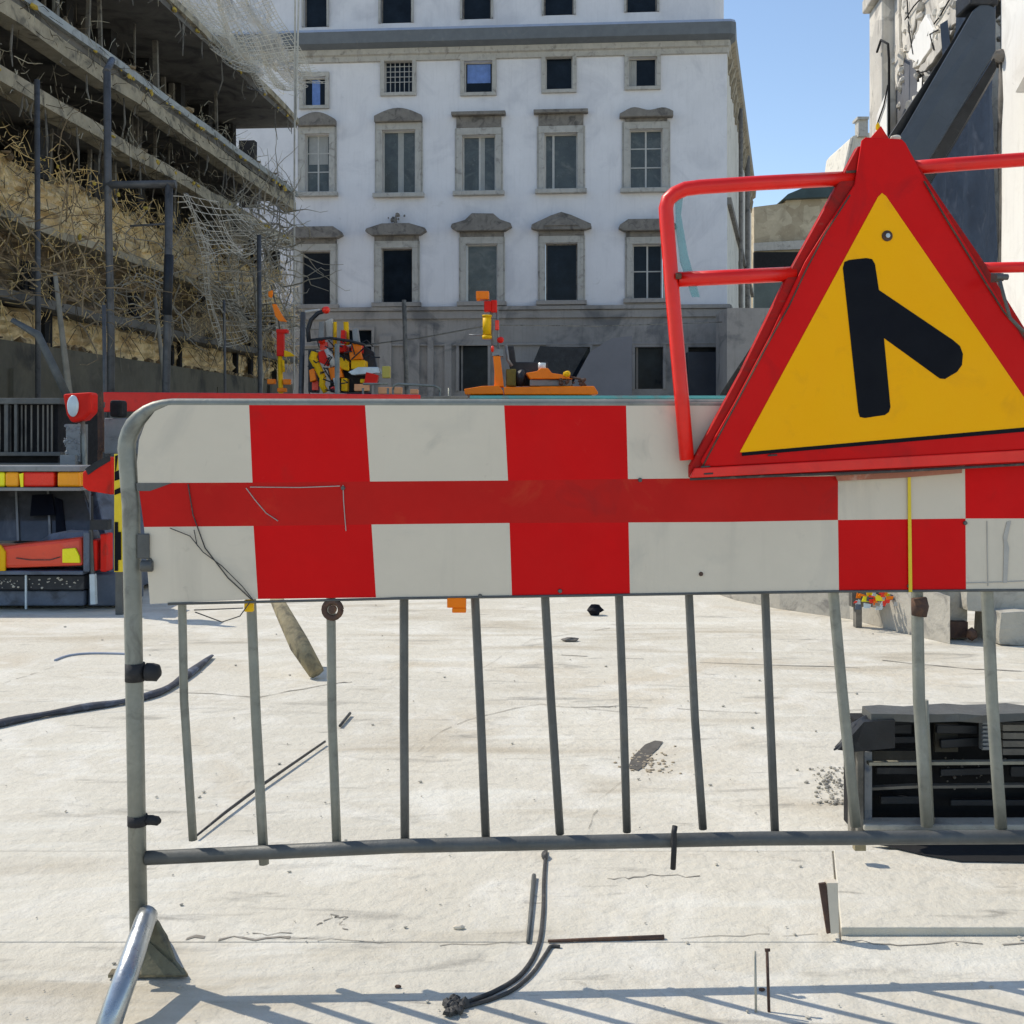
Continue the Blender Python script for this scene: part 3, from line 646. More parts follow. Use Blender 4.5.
# ground floor openings
for i, (o, g_) in enumerate(zip(gops, gw)):
    m = MB(); u0, u1, za, zb = o
    m.face([MP.at(u0, za, -.28), MP.at(u1, za, -.28), MP.at(u1, zb, -.28), MP.at(u0, zb, -.28)])
    pn = m.build('door' if i == 4 else 'pane', glassd, mbd)
    m = MB(); t = .1
    mrect(m, u0-t, u0, za, zb+t, .033, .10); mrect(m, u1, u1+t, za, zb+t, .033, .10); mrect(m, u0, u1, zb, zb+t, .033, .10)
    if i in (0, 2): mrect(m, u0+.05, u0+.12, za, zb, -.27, -.2)
    m.build('window_frame', dado, pn)
# a sagging cable along the front
tagc = []
# dark boarded-up funnel-shaped awning beside the orange machine
b = MB(); q = [P(533, 363, 38), P(540, 346, 38), P(588, 348, 38), P(563, 392, 38), P(533, 392, 38)]
b.prism(q, (0, .5, 0)); tag(b.build('shop_awning', machd), 'dark angular awning panel behind the orange machine', 'awning')
b = MB(); q = [P(590, 352, 37.9), P(612, 338, 37.9), P(632, 336, 37.9), P(632, 410, 37.9), P(565, 410, 37.9), P(565, 398, 37.9)]
b.prism(q, (0, .3, 0)); tag(b.build('grey_screen', M('grey_panel', (.17, .17, .185), .7, 0, .1, 1, .1)), 'plain grey slanted panel against the building base right of the orange machine', 'panel')
# overhead cable
b = MB(); b.tube([P(300, 350, 30), P(340, 348, 30), P(420, 338, 30), P(490, 325, 30)], .02, 5); b.tube([P(490, 325, 30), P(600, 326, 33), P(725, 322, 38)], .015, 5)
tag(b.build('overhead_cable', greyst), 'thin pale cable strung across the grey ground floor of the far building', 'cable')

# ================================================================== LEFT BUILDING (scaffolded ruin)
K = .071
LX0 = -9.0
class LP_:
    pass
LPl = Plane((LX0+K*10, 10), (LX0+K*33.6, 33.6)); LPl.n = Vector((1, -K, 0)).normalized()
UEND = (Vector((LX0+K*33.6, 33.6, 0))-LPl.a).length
def _lat(u, z, d=0.0):                # the old floors sag slightly towards the near end
    return LPl.a+LPl.u*u+LPl.n*d+Vector((0, 0, z*(1-.0033*(UEND-u))))
LPl.at = _lat
def lu(x): return LPl.uv(x, 300)[0]
UBEG = 3.0
lb_ = thing('ruined_building', LPl.at(UEND/2, 0, -3), 'dark half ruined stone building in scaffolding along the left side of the street', 'building')
def lbox(b, u0, u1, z0, z1, d0_, d1_):
    p = [LPl.at(u0, z0, d0_), LPl.at(u1, z0, d0_), LPl.at(u1, z1, d0_), LPl.at(u0, z1, d0_)]; b.hexa(p+[v+LPl.n*(d1_-d0_) for v in p])
ROOF = 10.55
# core wall, far back, in bays with openings
b = MB(); lo = []
u = UBEG+1
while u < UEND-1.5:
    lo += [(u, u+1.1, 5.9, 7.0), (u, u+1.1, 7.5, 8.2), (u, u+1.2, 8.7, 9.9)]; u += 2.1
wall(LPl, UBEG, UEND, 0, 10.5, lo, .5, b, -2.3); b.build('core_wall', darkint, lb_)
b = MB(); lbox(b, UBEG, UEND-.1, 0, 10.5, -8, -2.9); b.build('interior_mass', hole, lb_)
b = MB(); p = [LPl.at(UEND, 0, -8), LPl.at(UEND, 0, -2.3), LPl.at(UEND, 10.5, -2.3), LPl.at(UEND, 10.5, -8)]; b.prism(p, LPl.u*.25); b.build('gable_wall', plaster, lb_)
# base wall
b = MB(); lbox(b, UBEG, UEND-.3, 0, 2.72, -2.2, 0)
for k in range(10):
    u = R.uniform(UBEG, UEND-2); lbox(b, u, u+R.uniform(.3, 1.4), R.uniform(.4, 1.8), R.uniform(1.9, 2.6), .001, R.uniform(.02, .08))
b.build('base_wall', conc, lb_)
# stones: bands of irregular blocks
def band(name, mat, z0, z1, d, amp, freq, slope=0.0, ragged=.1, u0=UBEG+2, u1=UEND-.4, course=.16):
    b = MB(); st = .075; nu = int((u1-u0)/st); nz_ = max(4, int((z1-z0)/.06)); g = []
    for j in range(nz_+1):
        row = []
        for i in range(nu+1):
            u = u0+(u1-u0)*i/nu; t = j/nz_; zt_ = z1+ragged*(noise.noise(Vector((u*1.3, 5, z0)))+.5*noise.noise(Vector((u*5, 9, z0))))
            z = z0+(zt_-z0)*t; cs = math.floor(z/course); q = Vector((u*freq+cs*.37, z*freq*1.6, z0*3))
            cell = noise.cell(Vector((u*2.6+cs*.5, cs, z0)))                      # stone by stone
            jn = min(abs((z/course) % 1), 1-abs((z/course) % 1)); joint = -.05 if jn < .14 else 0
            dd = d-slope*t+amp*noise.fractal(q, 1.0, 2.0, 4)+.07*cell+joint
            row.append(b.bm.verts.new(LPl.at(u, z, dd)))
        g.append(row)
    for j in range(nz_):
        for i in range(nu): b.bm.faces.new([g[j][i], g[j][i+1], g[j+1][i+1], g[j+1][i]])
    for i in range(nu):                                                           # top of the heap runs back into the wall
        p, q = g[nz_][i].co, g[nz_][i+1].co; b.face([p, q, q-LPl.n*.6, p-LPl.n*.6])
    return b.build(name, mat, lb_)
band('lower_masonry', ochre, 2.70, 3.35, -.30, .09, 1.9, ragged=.04)
band('rubble_wall', brown, 3.52, 4.72, -.42, .20, 1.5, slope=.25, ragged=.05)
band('upper_masonry', ochre, 4.86, 5.95, -.15, .12, 1.7, slope=.45, ragged=.28)
b = MB(); lbox(b, UBEG, UEND-.5, 2.72, 5.9, -2.2, -.95); b.build('masonry_backing', conc, lb_)
# openings in lower masonry: dark niches and leaning planks
b = MB()
for k in range(26):
    u = R.uniform(UBEG+2, UEND-.5); z = R.choice((2.75, 3.5, 4.2)); w = R.uniform(.08, .35)
    lbox(b, u, u+w, z, z+R.uniform(.3, .8), -.3, -.22+R.uniform(0, .06))
b.build('niche', hole, lb_, split=True)
# ledges
def ledge(name, mat, z0, z1, d0_, d1_, u1=UEND, wob=.02, seg=14):
    b = MB(); us = [UBEG+(u1-UBEG)*i/seg for i in range(seg+1)]
    ring = []
    for u in us:
        o1 = R.uniform(-wob, wob); o2 = R.uniform(-wob, wob)
        ring.append([b.bm.verts.new(LPl.at(u, z0+o1, d0_)), b.bm.verts.new(LPl.at(u, z0+o1, d1_+o2)), b.bm.verts.new(LPl.at(u, z1+o1, d1_+o2)), b.bm.verts.new(LPl.at(u, z1+o1, d0_))])
    for i in range(seg):
        for k in range(4): b.bm.faces.new([ring[i][k], ring[i+1][k], ring[i+1][(k+1) % 4], ring[i][(k+1) % 4]])
    b.bm.faces.new(ring[0]); b.bm.faces.new(ring[-1][::-1])
    return b.build(name, mat, lb_)
ledge('ledge', slabm, 3.36, 3.52, -.9, .10, wob=.03)
ledge('ledge', edgem, 4.72, 4.86, -.9, -.05, wob=.04)
ledge('transom', edgem, 6.90, 7.16, -.45, -.05, wob=.03)
ledge('inner_slab', slabm, 6.98, 7.05, -2.3, -.46)
s1 = ledge('platform_slab', slabm, 8.32, 8.44, -2.3, -.02)
ledge('slab_edge', edgeb, 8.445, 8.60, -.5, .07, wob=.02)
ledge('slab_edge', edgem, 8.02, 8.31, -.35, .0, wob=.03)
ledge('roof_slab', slabm, 10.55, 10.69, -8, .05)
ledge('roof_edge', edgem, 10.692, 10.86, -8, .12, wob=.03)
# debris on the ledges
b = MB()
for k in range(420):
    u = R.uniform(UBEG+2, UEND); zz, dd = R.choice(((3.52, 0), (4.86, -.1), (5.95, -.4), (7.12, -.15), (8.6, 0), (2.73, -.1)))
    b.blob(LPl.at(u, zz+R.uniform(0, .05), dd+R.uniform(-.2, .02)), R.uniform(.02, .10), R.uniform(.8, 2), 1, R.uniform(.5, 1.3), 1, .6, k)
ob = b.build('debris', [brown], lb_); ob['kind'] = 'stuff'
b = MB()
for k in range(90):
    u = R.uniform(UBEG+3, UEND-1); zz = R.choice((7.0, 8.4, 5.9, 4.8, 8.4, 10.6)); L_ = R.uniform(.1, .5)
    p = LPl.at(u, zz, .10); b.blob(p, R.uniform(.015, .05), R.uniform(.7, 1.4), R.uniform(1, 3), R.uniform(.7, 1.6), 1, .7, k)
ob = b.build('lichen', yelp and M('yellow_lichen', (.50, .36, .06), .95, 0, .3, 4, .4, 40), lb_); ob['kind'] = 'stuff'
# dark uprights in the recesses
b = MB()
for k in range(70):
    u = R.uniform(UBEG+2, UEND-.3); za, zb, dd = R.choice(((5.95, 6.95, -.7), (5.95, 6.95, -1.4), (7.16, 8.3, -.8), (7.16, 8.3, -1.8), (8.6, 10.5, -1.0), (8.6, 10.5, -1.9)))
    w = R.uniform(.03, .13); o = R.uniform(-.15, .15)
    b.bar(LPl.at(u, za, dd), LPl.at(u+o, zb, dd), w, w)
b.build('recess_stud', greyst, lb_, split=True)
b = MB()
for k in range(10):
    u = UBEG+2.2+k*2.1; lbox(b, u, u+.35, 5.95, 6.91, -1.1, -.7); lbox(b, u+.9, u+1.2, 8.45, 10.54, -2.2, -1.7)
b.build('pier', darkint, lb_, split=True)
# hanging strips from upper slabs
b = MB()
for k in range(90):
    u = R.uniform(UBEG+2, UEND-.1); zz, dd = R.choice(((10.55, .02), (8.02, -.1), (6.92, -.1), (4.75, -.06)))
    L_ = R.uniform(.15, .9); p = LPl.at(u, zz, dd); b.tube([p, p+Vector((R.uniform(-.05, .05), 0, -L_*.6)), p+Vector((R.uniform(-.1, .1), 0, -L_))], [.015, .02, .008], 4)
b.build('hanging_strip', greyst, lb_, split=True)
def straw(n, zs, L0, L1, mt, name, r=.008, u0=UBEG+3):
    b = MB()
    for k in range(n):
        u = R.uniform(u0, UEND+.1); zz, dd = R.choice(zs); p = LPl.at(u, zz+R.uniform(-.3, .5), dd+R.uniform(-.15, .15)); d = Vector((R.uniform(-.3, .6), R.uniform(-1, 1), R.uniform(-.9, .5))).normalized()
        q = p+d*R.uniform(L0, L1); b.tube([p, (p+q)/2+Vector((0, 0, R.uniform(-.08, .08))), q], [r, r*.8, r*.4], 3, False)
    o = b.build(name, mt, lb_); o['kind'] = 'stuff'
straw(1700, ((3.5, .05), (4.8, .0), (5.7, -.2), (5.9, -.3), (4.2, -.1)), .12, .55, M('golden_straw', (.72, .52, .22), .9, 0, .3, 3, .1), 'straw')
straw(1500, ((3.4, .05), (4.3, -.1), (5.2, .0), (6.3, -.5), (7.0, -.1), (8.3, -.05)), .15, .7, M('dark_straw', (.10, .08, .05), .9, 0, .4, 3, .1), 'dark_straw')
straw(500, ((8.5, .05), (7.1, .0), (10.8, .1), (7.6, -.5), (9.3, -1)), .1, .5, M('pale_straw', (.45, .41, .30), .9, 0, .3, 3, .1), 'pale_straw', .007)
# scaffold
sc_ = thing('scaffold', P(140, 470, 17), 'dark tubular scaffold frame of two tall poles with a crossbar in front of the ruin', 'scaffold')
YS = 15.5
def pole(par, pts, r, name='pole', mat=polem):
    b = MB(); b.tube(pts, r, 10); return b.build(name, mat, par)
pole(sc_, [P(107, 72, YS), P(108, 200, YS), P(111, 340, YS), Vector((P(111, 340, YS).x, YS, 0))], .052)
pole(sc_, [P(169, 184, YS), P(168, 300, YS), P(166, 392, YS), Vector((P(166, 400, YS).x, YS, 0))], .055)
pole(sc_, [P(104, 185, YS), P(176, 184, YS)], .055, 'crossbar')
pole(sc_, [P(169, 255, YS-.01), P(167, 315, YS-.01)], .066, 'pole_sleeve', machd)
pole(sc_, [P(130, 226, YS), P(166, 224, YS)], .015, 'ledger')
pole(sc_, [P(106, 72, YS), P(112, 60, YS+1)], .05, 'pole_tip')
grp = 'thin site posts in front of the ruin'
for (x, yt, yb, Y, lab) in ((37, 80, 320, 17, 'long thin dark post nearest the left edge of the ruin'), (104, 305, 400, 13, 'short thin post standing behind the red lamp at the ruin foot'), (259, 235, 395, 22, 'thick dark post beside the orange warning marker'), (224, 300, 375, 20, 'short slim dark post before the ruin base near the twigs')):
    b = MB(); b.tube([P(x, yt, Y), P(x+1, yb, Y), Vector((P(x+1, yb, Y).x, Y, 0))], .045 if x in (37, 259) else .025, 8)
    tag(b.build('site_post', polem), lab, 'post', grp)
b = MB(); b.tube([P(12, 320, 13), P(38, 335, 13), P(55, 370, 13), P(68, 398, 13)], [.03, .05, .05, .05], 8); b.tube([P(68, 398, 13), P(95, 520, 13)], .05, 8)
tag(b.build('leaning_pipe', galvd), 'bent dark pipe leaning from the ruin base wall down behind the red lamp', 'pipe')
# twigs climbing over the ruin's end
def twigs(b, n, cfun, steps, sl, r, curl=.6):
    for k in range(n):
        p, d = cfun(); pts = [p]
        for i in range(steps):
            d = (d+Vector((R.gauss(0, curl), R.gauss(0, curl), R.gauss(0, curl)))*.5).normalized(); p = p+d*sl*R.uniform(.6, 1.4); pts.append(p)
        b.tube(pts, [r*(1-.75*i/steps) for i in range(steps+1)], 4, False)
def shrub(x0, x1, y0, y1, Ya, Yb, n, label, mat=twigm, r=.022, trunkx=None):
    tx = trunkx or (x0+x1)/2; Ym = (Ya+Yb)/2
    base = P(tx, HY, Ym); base.z = 0
    t = thing('bare_shrub', base, label, 'shrub', None)
    top = P(tx, (y0+y1)/2, Ym)
    b = MB(); b.tube([base, base.lerp(top, .5)+Vector((.2, 0, 0)), top], [.07, .05, .03], 7); b.build('trunk', twigm, t)
    b = MB()
    def cf():
        y = R.uniform(y0, y1); return P(R.uniform(x0, x1), y, R.uniform(Ya, Yb)), Vector((R.uniform(-1, 1), R.uniform(-.3, .3), R.uniform(-.5, .8)))
    twigs(b, n, cf, 8, .22, r); b.build('twigs', mat, t)
shrub(215, 292, 205, 330, 24, 29, 120, 'bare tangled shrub with pale twigs at the far end of the ruin')
shrub(0, 110, 215, 330, 14.5, 16.5, 34, 'bare dark twiggy shrub before the rubble at the left edge', brown, .013)
shrub(110, 200, 250, 345, 18, 21, 26, 'low bare shrub between the two scaffold poles', twigm, .013)
# debris netting hung from the roof edge
b = MB()
def netsheet(corners, nu, nv, r, jit, sag, drop=.1):
    a, c, d, e = corners
    def q(i, j):
        s_, t_ = i/nu, j/nv; p = a.lerp(c, s_).lerp(e.lerp(d, s_), t_); n_ = Vector((.30*math.sin(s_*19+t_*2), .2*math.cos(s_*13), 0))*jit+noise.noise_vector(p*.7)*jit*.45
        return p+n_+Vector((0, 0, -sag*math.sin(math.pi*s_)*math.sin(math.pi*t_)))
    for i in range(nu+1):
        if R.random() < drop: continue
        b.tube([q(i, j) for j in range(0, nv+1)], r, 3, False)
    for j in range(nv+1):
        if R.random() < drop: continue
        b.tube([q(i, j) for i in range(0, nu+1)], r, 3, False)
def sheet(corners, nu, nv, jit, sag, skip):
    a, c, d, e = corners; b.mi = 1; g = []
    for j in range(nv+1):
        row = []
        for i in range(nu+1):
            s_, t_ = i/nu, j/nv; p = a.lerp(c, s_).lerp(e.lerp(d, s_), t_)
            row.append(b.bm.verts.new(p+noise.noise_vector(p*.9)*jit+noise.noise_vector(p*2.7)*jit*.3+Vector((0, 0, -sag*math.sin(math.pi*s_)*math.sin(math.pi*t_)))))
        g.append(row)
    for j in range(nv):
        for i in range(nu):
            if noise.noise(Vector((i*.35, j*.35, jit*9))) > skip: continue
            f_ = b.bm.faces.new([g[j][i], g[j][i+1], g[j+1][i+1], g[j+1][i]]); f_.smooth = True; f_.material_index = 1
    b.mi = 0
sheet([P(140, -30, 25), P(250, -40, 33), P(306, 95, 34.5), P(200, 40, 25)], 40, 30, .7, .4, .16)
netsheet([P(150, -30, 26), P(250, -40, 33), P(302, 75, 34.5), P(212, 45, 26)], 44, 34, .012, .6, .5)
netsheet([P(225, 30, 27), P(285, 40, 33), P(322, 82, 34.5), P(262, 92, 28)], 24, 20, .009, .5, .4)
netsheet([P(150, -30, 25), P(200, -40, 27), P(262, 70, 28), P(225, 60, 26)], 18, 22, .008, .5, .6)
tag(b.build('debris_netting', [netm, M('net_film', (.52, .50, .46), .9, 0, .25, 3, .2, 30, alpha=.42)]), 'pale torn debris netting draped from the ruin roof edge across the far building', 'netting')
b = MB()
sheet([P(188, 235, 23), P(262, 205, 28), P(298, 330, 31), P(205, 350, 24)], 34, 30, .6, .2, .10)
netsheet([P(188, 235, 23), P(262, 205, 28), P(300, 330, 31), P(205, 350, 24)], 36, 28, .008, .6, .3, .25)
netsheet([P(176, 190, 20), P(250, 215, 26), P(290, 250, 30), P(200, 262, 21)], 26, 12, .008, .5, .2, .4)
tag(b.build('debris_netting', [netm, M('brown_net_film', (.40, .33, .22), .9, 0, .35, 2, .3, 20, alpha=.30)]), 'brownish torn netting hanging over the lower far end of the ruin', 'netting')
for (x, y, x2, y2, l_) in ((295, 0, 294, 390, 'longest pale rope hanging straight down past the far corner of the ruin'), (186, -20, 200, 90, 'pale rope hanging before the underside of the ruin roof'), (222, -20, 224, 40, 'short pale rope hanging inside the torn netting'), (299, -20, 296, 120, 'pale rope beside the longest rope, ending at the roof edge')):
    b = MB(); b.tube([P(x, y, 31), P((x+x2)/2+R.uniform(-1, 1), (y+y2)/2, 31), P(x2, y2, 31)], .028, 5)
    tag(b.build('hanging_rope', netm), l_, 'rope', 'ropes at the far end of the ruin')

# ================================================================== HOARDING AND FENCES MID-GROUND
YH = 12.0
hd_ = thing('site_hoarding', P(420, 540, YH), 'long low teal grey site hoarding behind the striped barrier board', 'hoarding')
hz = P(0, 399, YH).z
b = MB()
x0h = P(150, 400, YH).x; x1h = P(735, 400, YH).x
n = 9
for i in range(n):
    a = x0h+(x1h-x0h)*i/n; c = x0h+(x1h-x0h)*(i+1)/n-.02; b.box((a, YH, 0), (c, YH+.05, hz-.03*(i % 2)*0))
b.build('panel', tealh, hd_, bevel=.005)
b = MB(); b.box((P(470, 0, YH).x, YH-.04, hz+.002), (x1h, YH+.1, hz+.035)); b.build('top_trim', tealt, hd_, bevel=.005)
b = MB(); b.box((x0h, YH-.04, hz+.002), (P(468, 0, YH).x, YH+.1, hz+.03)); b.build('top_trim', greyst, hd_, bevel=.005)
rdr = thing('red_rail', P(230, 530, 11.7), 'long bright red rail running left behind the top of the barrier', 'rail')
b = MB(); b.prism([P(103, 392, 11.7), P(103, 412, 11.7), P(420, 406, 11.7), P(420, 394.5, 11.7)], (0, .08, 0)); b.build('beam', frmr, rdr, bevel=.01)
for x in (112, 200, 300, 400):
    b = MB(); c = P(x, 402, 11.76); b.bar((c.x, c.y+.05, 0), (c.x, c.y+.05, c.z), .06, .06); b.build('leg', galvd, rdr)
b = MB(); b.pb(89, 394, 98, 414, 11.5, .1); b.pb(97, 405, 105, 430, 11.5, .1); b.bm.free()
# light-weight site fence rails (thin) right of the left machine
fn = thing('low_site_fence', P(440, 500, 13), 'thin grey railing hoops beside the yellow and red machine', 'railing')
b = MB()
for x in (363, 388, 393, 440, 449):
    b.tube([Vector((P(x, 0, 13).x, 13, 0)), P(x, 388, 13)], .014, 6)
b.tube([P(363, 384, 13), P(388, 384, 13)], .014, 6); b.tube([P(393, 390, 13), P(394, 385.5, 13), P(398, 384, 13), P(434, 386, 13), P(439, 388, 13), P(440, 392, 13)], .014, 6)
b.build('hoops', galv, fn)
# tall slim street pole in front of the grey wall
b = MB(); c = P(405, 300, 28); b.tube([Vector((c.x, 28, 0)), P(407, 400, 28), P(404, 300, 28)], .055, 8)
tag(b.build('lamp_post', greyst), 'slim dark pole standing before the grey ground floor wall', 'pole')
b = MB(); c = P(298, 320, 14.5); b.tube([Vector((c.x, 14.5, 0)), P(303, 312, 14.5)], .035, 8); tag(b.build('site_post', polem), 'grey post immediately left of the yellow and red machine', 'post', grp)
b = MB(); b.tube([Vector((P(338, 0, 13.2).x, 13.2, 0)), P(337, 344, 13.2)], .03, 8); tag(b.build('site_post', galv), 'grey post standing in front of the yellow and red machine', 'post', grp)

# ---- orange machine
YM = 13.5
om = thing('orange_machine', P(525, 520, YM), 'orange flat deck lifting machine with an upright mast topped by an orange box', 'machine')
def part(name, mat, fn_, par, bevel=.01):
    b = MB(); fn_(b); return b.build(name, mat, par, bevel=bevel, split=name in ('valve_block', 'white_hose', 'base_flag', 'lower_lamp', 'red_casing', 'yellow_casing', 'upright_arm', 'hose_bundle'))
def f(b):
    b.prism([P(464, 389, YM), P(482, 386, YM), P(499, 385.5, YM), P(503, 391, YM), P(503, 394, YM), P(465, 394.5, YM)], (0, .9, 0))
    b.prism([P(504, 387, YM), P(594, 386, YM), P(598, 392, YM), P(598, 394.5, YM), P(504, 394.5, YM)], (0, .9, 0))
deck = part('deck', orange, f, om)
def f(b): b.prism([P(493, 355, YM+.1), P(500, 354, YM+.1), P(502, 370, YM+.1), P(504, 387, YM+.1), P(494, 386, YM+.1), P(494.5, 372, YM+.1)], (0, .25, 0))
part('mast_base', orange, f, om)
def f(b): b.tube([P(487, 317, YM+.2), P(487, 335, YM+.2)], .055, 12); b.tube([P(487, 335.5, YM+.2), P(487, 339, YM+.2)], .062, 12); b.tube([P(487, 315, YM+.2), P(487, 317, YM+.2)], .062, 12)
part('hydraulic_cylinder', yelp, f, om, 0)
def f(b): b.tube([P(491, 300, YM+.25), P(493, 355, YM+.25)], .018, 8); b.tube([P(497, 310, YM+.25), P(499, 356, YM+.25)], .016, 8); b.pb(492, 349, 503, 356, YM+.1, .2); b.tube([P(469, 335, YM+.2), P(484, 335, YM+.2)], .01, 6); b.tube([P(506, 345, YM+.2), P(508, 360, YM+.2), P(512, 366, YM+.2)], .02, 6)
part('mast_rods', greyp, f, om, 0)
def f(b): b.pb(476, 291, 489, 299, YM+.1, .2); b.pb(476.5, 299, 480, 300.5, YM+.1, .1)
hb = part('head_box', orange, f, om)
def f(b): b.pb(484, 301, 491, 311, YM+.15, .15); b.pb(491, 300, 497, 312, YM+.17, .12); b.blob(P(500.5, 340, YM+.1), .045, 1, 1, .9, 2, .1)
part('valve_block', redm, f, om)
def f(b): b.blob(P(492.5, 349, YM+.1), .035, .6, 1, 1.2, 2, .1); b.pb(495, 320, 499, 330, YM+.2, .05)
part('coupling', lampr, f, om)
def f(b): b.pb(506, 369, 516, 386, YM+.25, .4)
part('fuel_tank', M('olive_tank', (.18, .15, .02), .6, 0, .3, 9), f, om)
def f(b): b.prism([P(507, 346, YM+.5), P(514, 346, YM+.5), P(516, 362, YM+.5), P(548, 362, YM+.5), P(548, 386, YM+.5), P(512, 386, YM+.5)], (0, .1, 0)); b.blob(P(521, 378, YM+.3), .10, .7, 1, 1.1, 2, .2)
part('cab_panel', machd, f, om)
def f(b): b.prism([P(526, 373, YM+.1), P(537, 371, YM+.1), P(541, 368, YM+.1), P(548, 368, YM+.1), P(552, 373, YM+.1), P(572, 376, YM+.1), P(573, 379, YM+.1), P(530, 379, YM+.1)], (0, .5, 0))
part('engine_cover', orange, f, om)
def f(b): b.pb(530, 379.4, 572, 386, YM+.15, .4)
part('engine_block', greyp, f, om)
def f(b): b.blob(P(567, 374, YM+.1), .05, 1, 1, .8, 2, .2)
part('filler_cap', yelp, f, om, 0)
def f(b): b.tube([P(542, 370, YM+.3), P(542, 363, YM+.3)], .05, 12)
part('lid', lampw, f, om, 0)
def f(b):
    b.tube([P(570, 377, YM+.1), P(580, 379, YM+.1), P(586, 386, YM+.1)], .015, 6)
    for k in range(14): b.blob(P(R.uniform(560, 586), R.uniform(379, 386), YM+.1), R.uniform(.015, .035), 1, 1, 1, 1, .4, k)
part('hoses', rust, f, om, 0)
def f(b): b.pb(470, 395, 592, 425, YM+.2, .5)
part('chassis', machd, f, om)
for x in (485, 520, 555, 580):
    b = MB(); c = P(x, 470, YM+.1); b.tube([Vector((c.x, YM+.05, .2)), Vector((c.x, YM+.2, .2))], .2, 20); b.tube([Vector((c.x, YM+.75, .2)), Vector((c.x, YM+.9, .2))], .2, 20); b.bar((c.x, YM+.45, .2), (c.x, YM+.45, 1.3), .08, .08); b.build('wheel', rubber, om)
# ---- yellow/red machine
ym = thing('yellow_machine', P(335, 520, 14.2), 'yellow and red compact machine with curved grey hose and white upright arm', 'machine')
Yn = 14.2
def f(b): b.tube([P(315, 352, Yn), P(313, 358, Yn), P(318, 368, Yn), P(323, 378, Yn), P(322, 385, Yn), P(326, 392, Yn)], [.05, .055, .05, .045, .04, .04], 10)
part('curved_arm', yelp, f, ym, 0)
def f(b): b.tube([P(327, 349, Yn-.05), P(331, 358, Yn-.05), P(334, 366, Yn-.05)], .04, 10); b.tube([P(335, 378, Yn-.05), P(338, 392, Yn-.05)], .03, 8)
part('white_hose', whitef, f, ym, 0)
def f(b): b.blob(P(322, 341, Yn), .06, .8, 1, .8, 2, .15); b.pb(320, 342, 327, 350, Yn, .1); b.blob(P(334, 389, Yn), .05, 1, 1, .7, 2, .2); b.pb(312, 381, 318, 390, Yn+.1, .1)
part('arm_joint', lampr, f, ym, 0)
def f(b): b.pb(333, 345, 346, 352, Yn+.1, .3); b.pb(351, 342.5, 361, 352, Yn+.05, .3)
part('red_casing', redm, f, ym)
def f(b): b.pb(352, 343, 361.5, 351.5, Yn-.01, .05)
part('orange_cap', orange, f, ym)
def f(b): b.prism([P(334, 359, Yn), P(342, 357, Yn), P(349, 362, Yn), P(349, 371, Yn), P(341, 369, Yn)], (0, .3, 0)); b.pb(351, 360, 365, 369, Yn, .3); b.pb(341, 378, 347, 391, Yn, .2); b.pb(360, 379, 366, 383, Yn, .2)
part('yellow_casing', yelp, f, ym)
def f(b): b.tube([P(335, 322, Yn+.1), P(335, 358, Yn+.1)], .025, 8); b.tube([P(346, 322, Yn+.15), P(347, 345, Yn+.15)], .035, 8)
part('upright_arm', yelp, f, ym, 0)
def f(b): b.prism([P(325, 321, Yn+.1), P(332, 318, Yn+.1), P(333, 348, Yn+.1), P(327, 348, Yn+.1)], (0, .1, 0)); b.tube([P(305, 312, Yn+.1), P(320, 310, Yn+.1)], .02, 6)
part('white_upright', whitef, f, ym)
def f(b): b.tube([P(309, 342, Yn-.1), P(308, 330, Yn-.1), P(311, 320, Yn-.1), P(318, 313, Yn-.1), P(325, 311, Yn-.1)], .028, 10); b.tube([P(311, 340, Yn-.1), P(330, 338, Yn-.1), P(350, 341, Yn-.1), P(365, 345, Yn-.1)], .018, 8)
part('curved_hose', machd, f, ym, 0)
def f(b): b.blob(P(326, 310, Yn-.1), .055, 1, 1, .9, 2, .1)
part('hose_end', lampr, f, ym, 0)
def f(b): b.pb(330, 352, 368, 392, Yn+.31, .4); b.pb(308, 350, 316, 392, Yn+.2, .3); b.prism([P(352, 346, Yn+.3), P(362, 344, Yn+.3), P(374, 352, Yn+.3), P(378, 372, Yn+.3), P(352, 372, Yn+.3)], (0, .1, 0)); b.pb(312, 395, 400, 430, Yn+.1, .5)
part('engine_body', machd, f, ym)
def f(b): b.prism([P(348, 372, Yn-.02), P(358, 367, Yn-.02), P(378, 367, Yn-.02), P(380, 373, Yn-.02), P(352, 375, Yn-.02)], (0, .3, 0))
part('exhaust_muffler', lampw, f, ym)
for (q, mt_, nm) in ((((318, 352), (324, 350), (330, 360), (327, 366), (319, 362)), redm, 'red_shroud'), (((328, 368), (340, 366), (343, 377), (331, 380)), orange, 'orange_guard'), (((349, 352), (360, 351), (362, 359), (350, 360)), orange, 'orange_guard'), (((366, 372), (378, 375), (376, 384), (364, 383)), redm, 'red_shroud'), (((309, 370), (314, 368), (316, 380), (310, 382)), orange, 'orange_guard'), (((341, 330), (345, 330), (345, 343), (340, 343)), redm, 'red_shroud'), (((352, 330), (357, 328), (359, 342), (353, 343)), greyp, 'grey_guard'), (((319, 322), (324, 321), (324, 338), (318, 338)), greyp, 'grey_guard')):
    b = MB(); b.prism([P(x, y, Yn-.03) for x, y in q], (0, .15, 0)); b.build(nm, mt_, ym, bevel=.008)
def f(b):
    for k in range(26):
        x, y = R.uniform(308, 374), R.uniform(340, 390); b.tube([P(x, y, Yn-.08), P(x+R.uniform(-8, 8), y+R.uniform(-3, 6), Yn-.1), P(x+R.uniform(-12, 12), y+R.uniform(-2, 12), Yn-.06)], .009, 5)
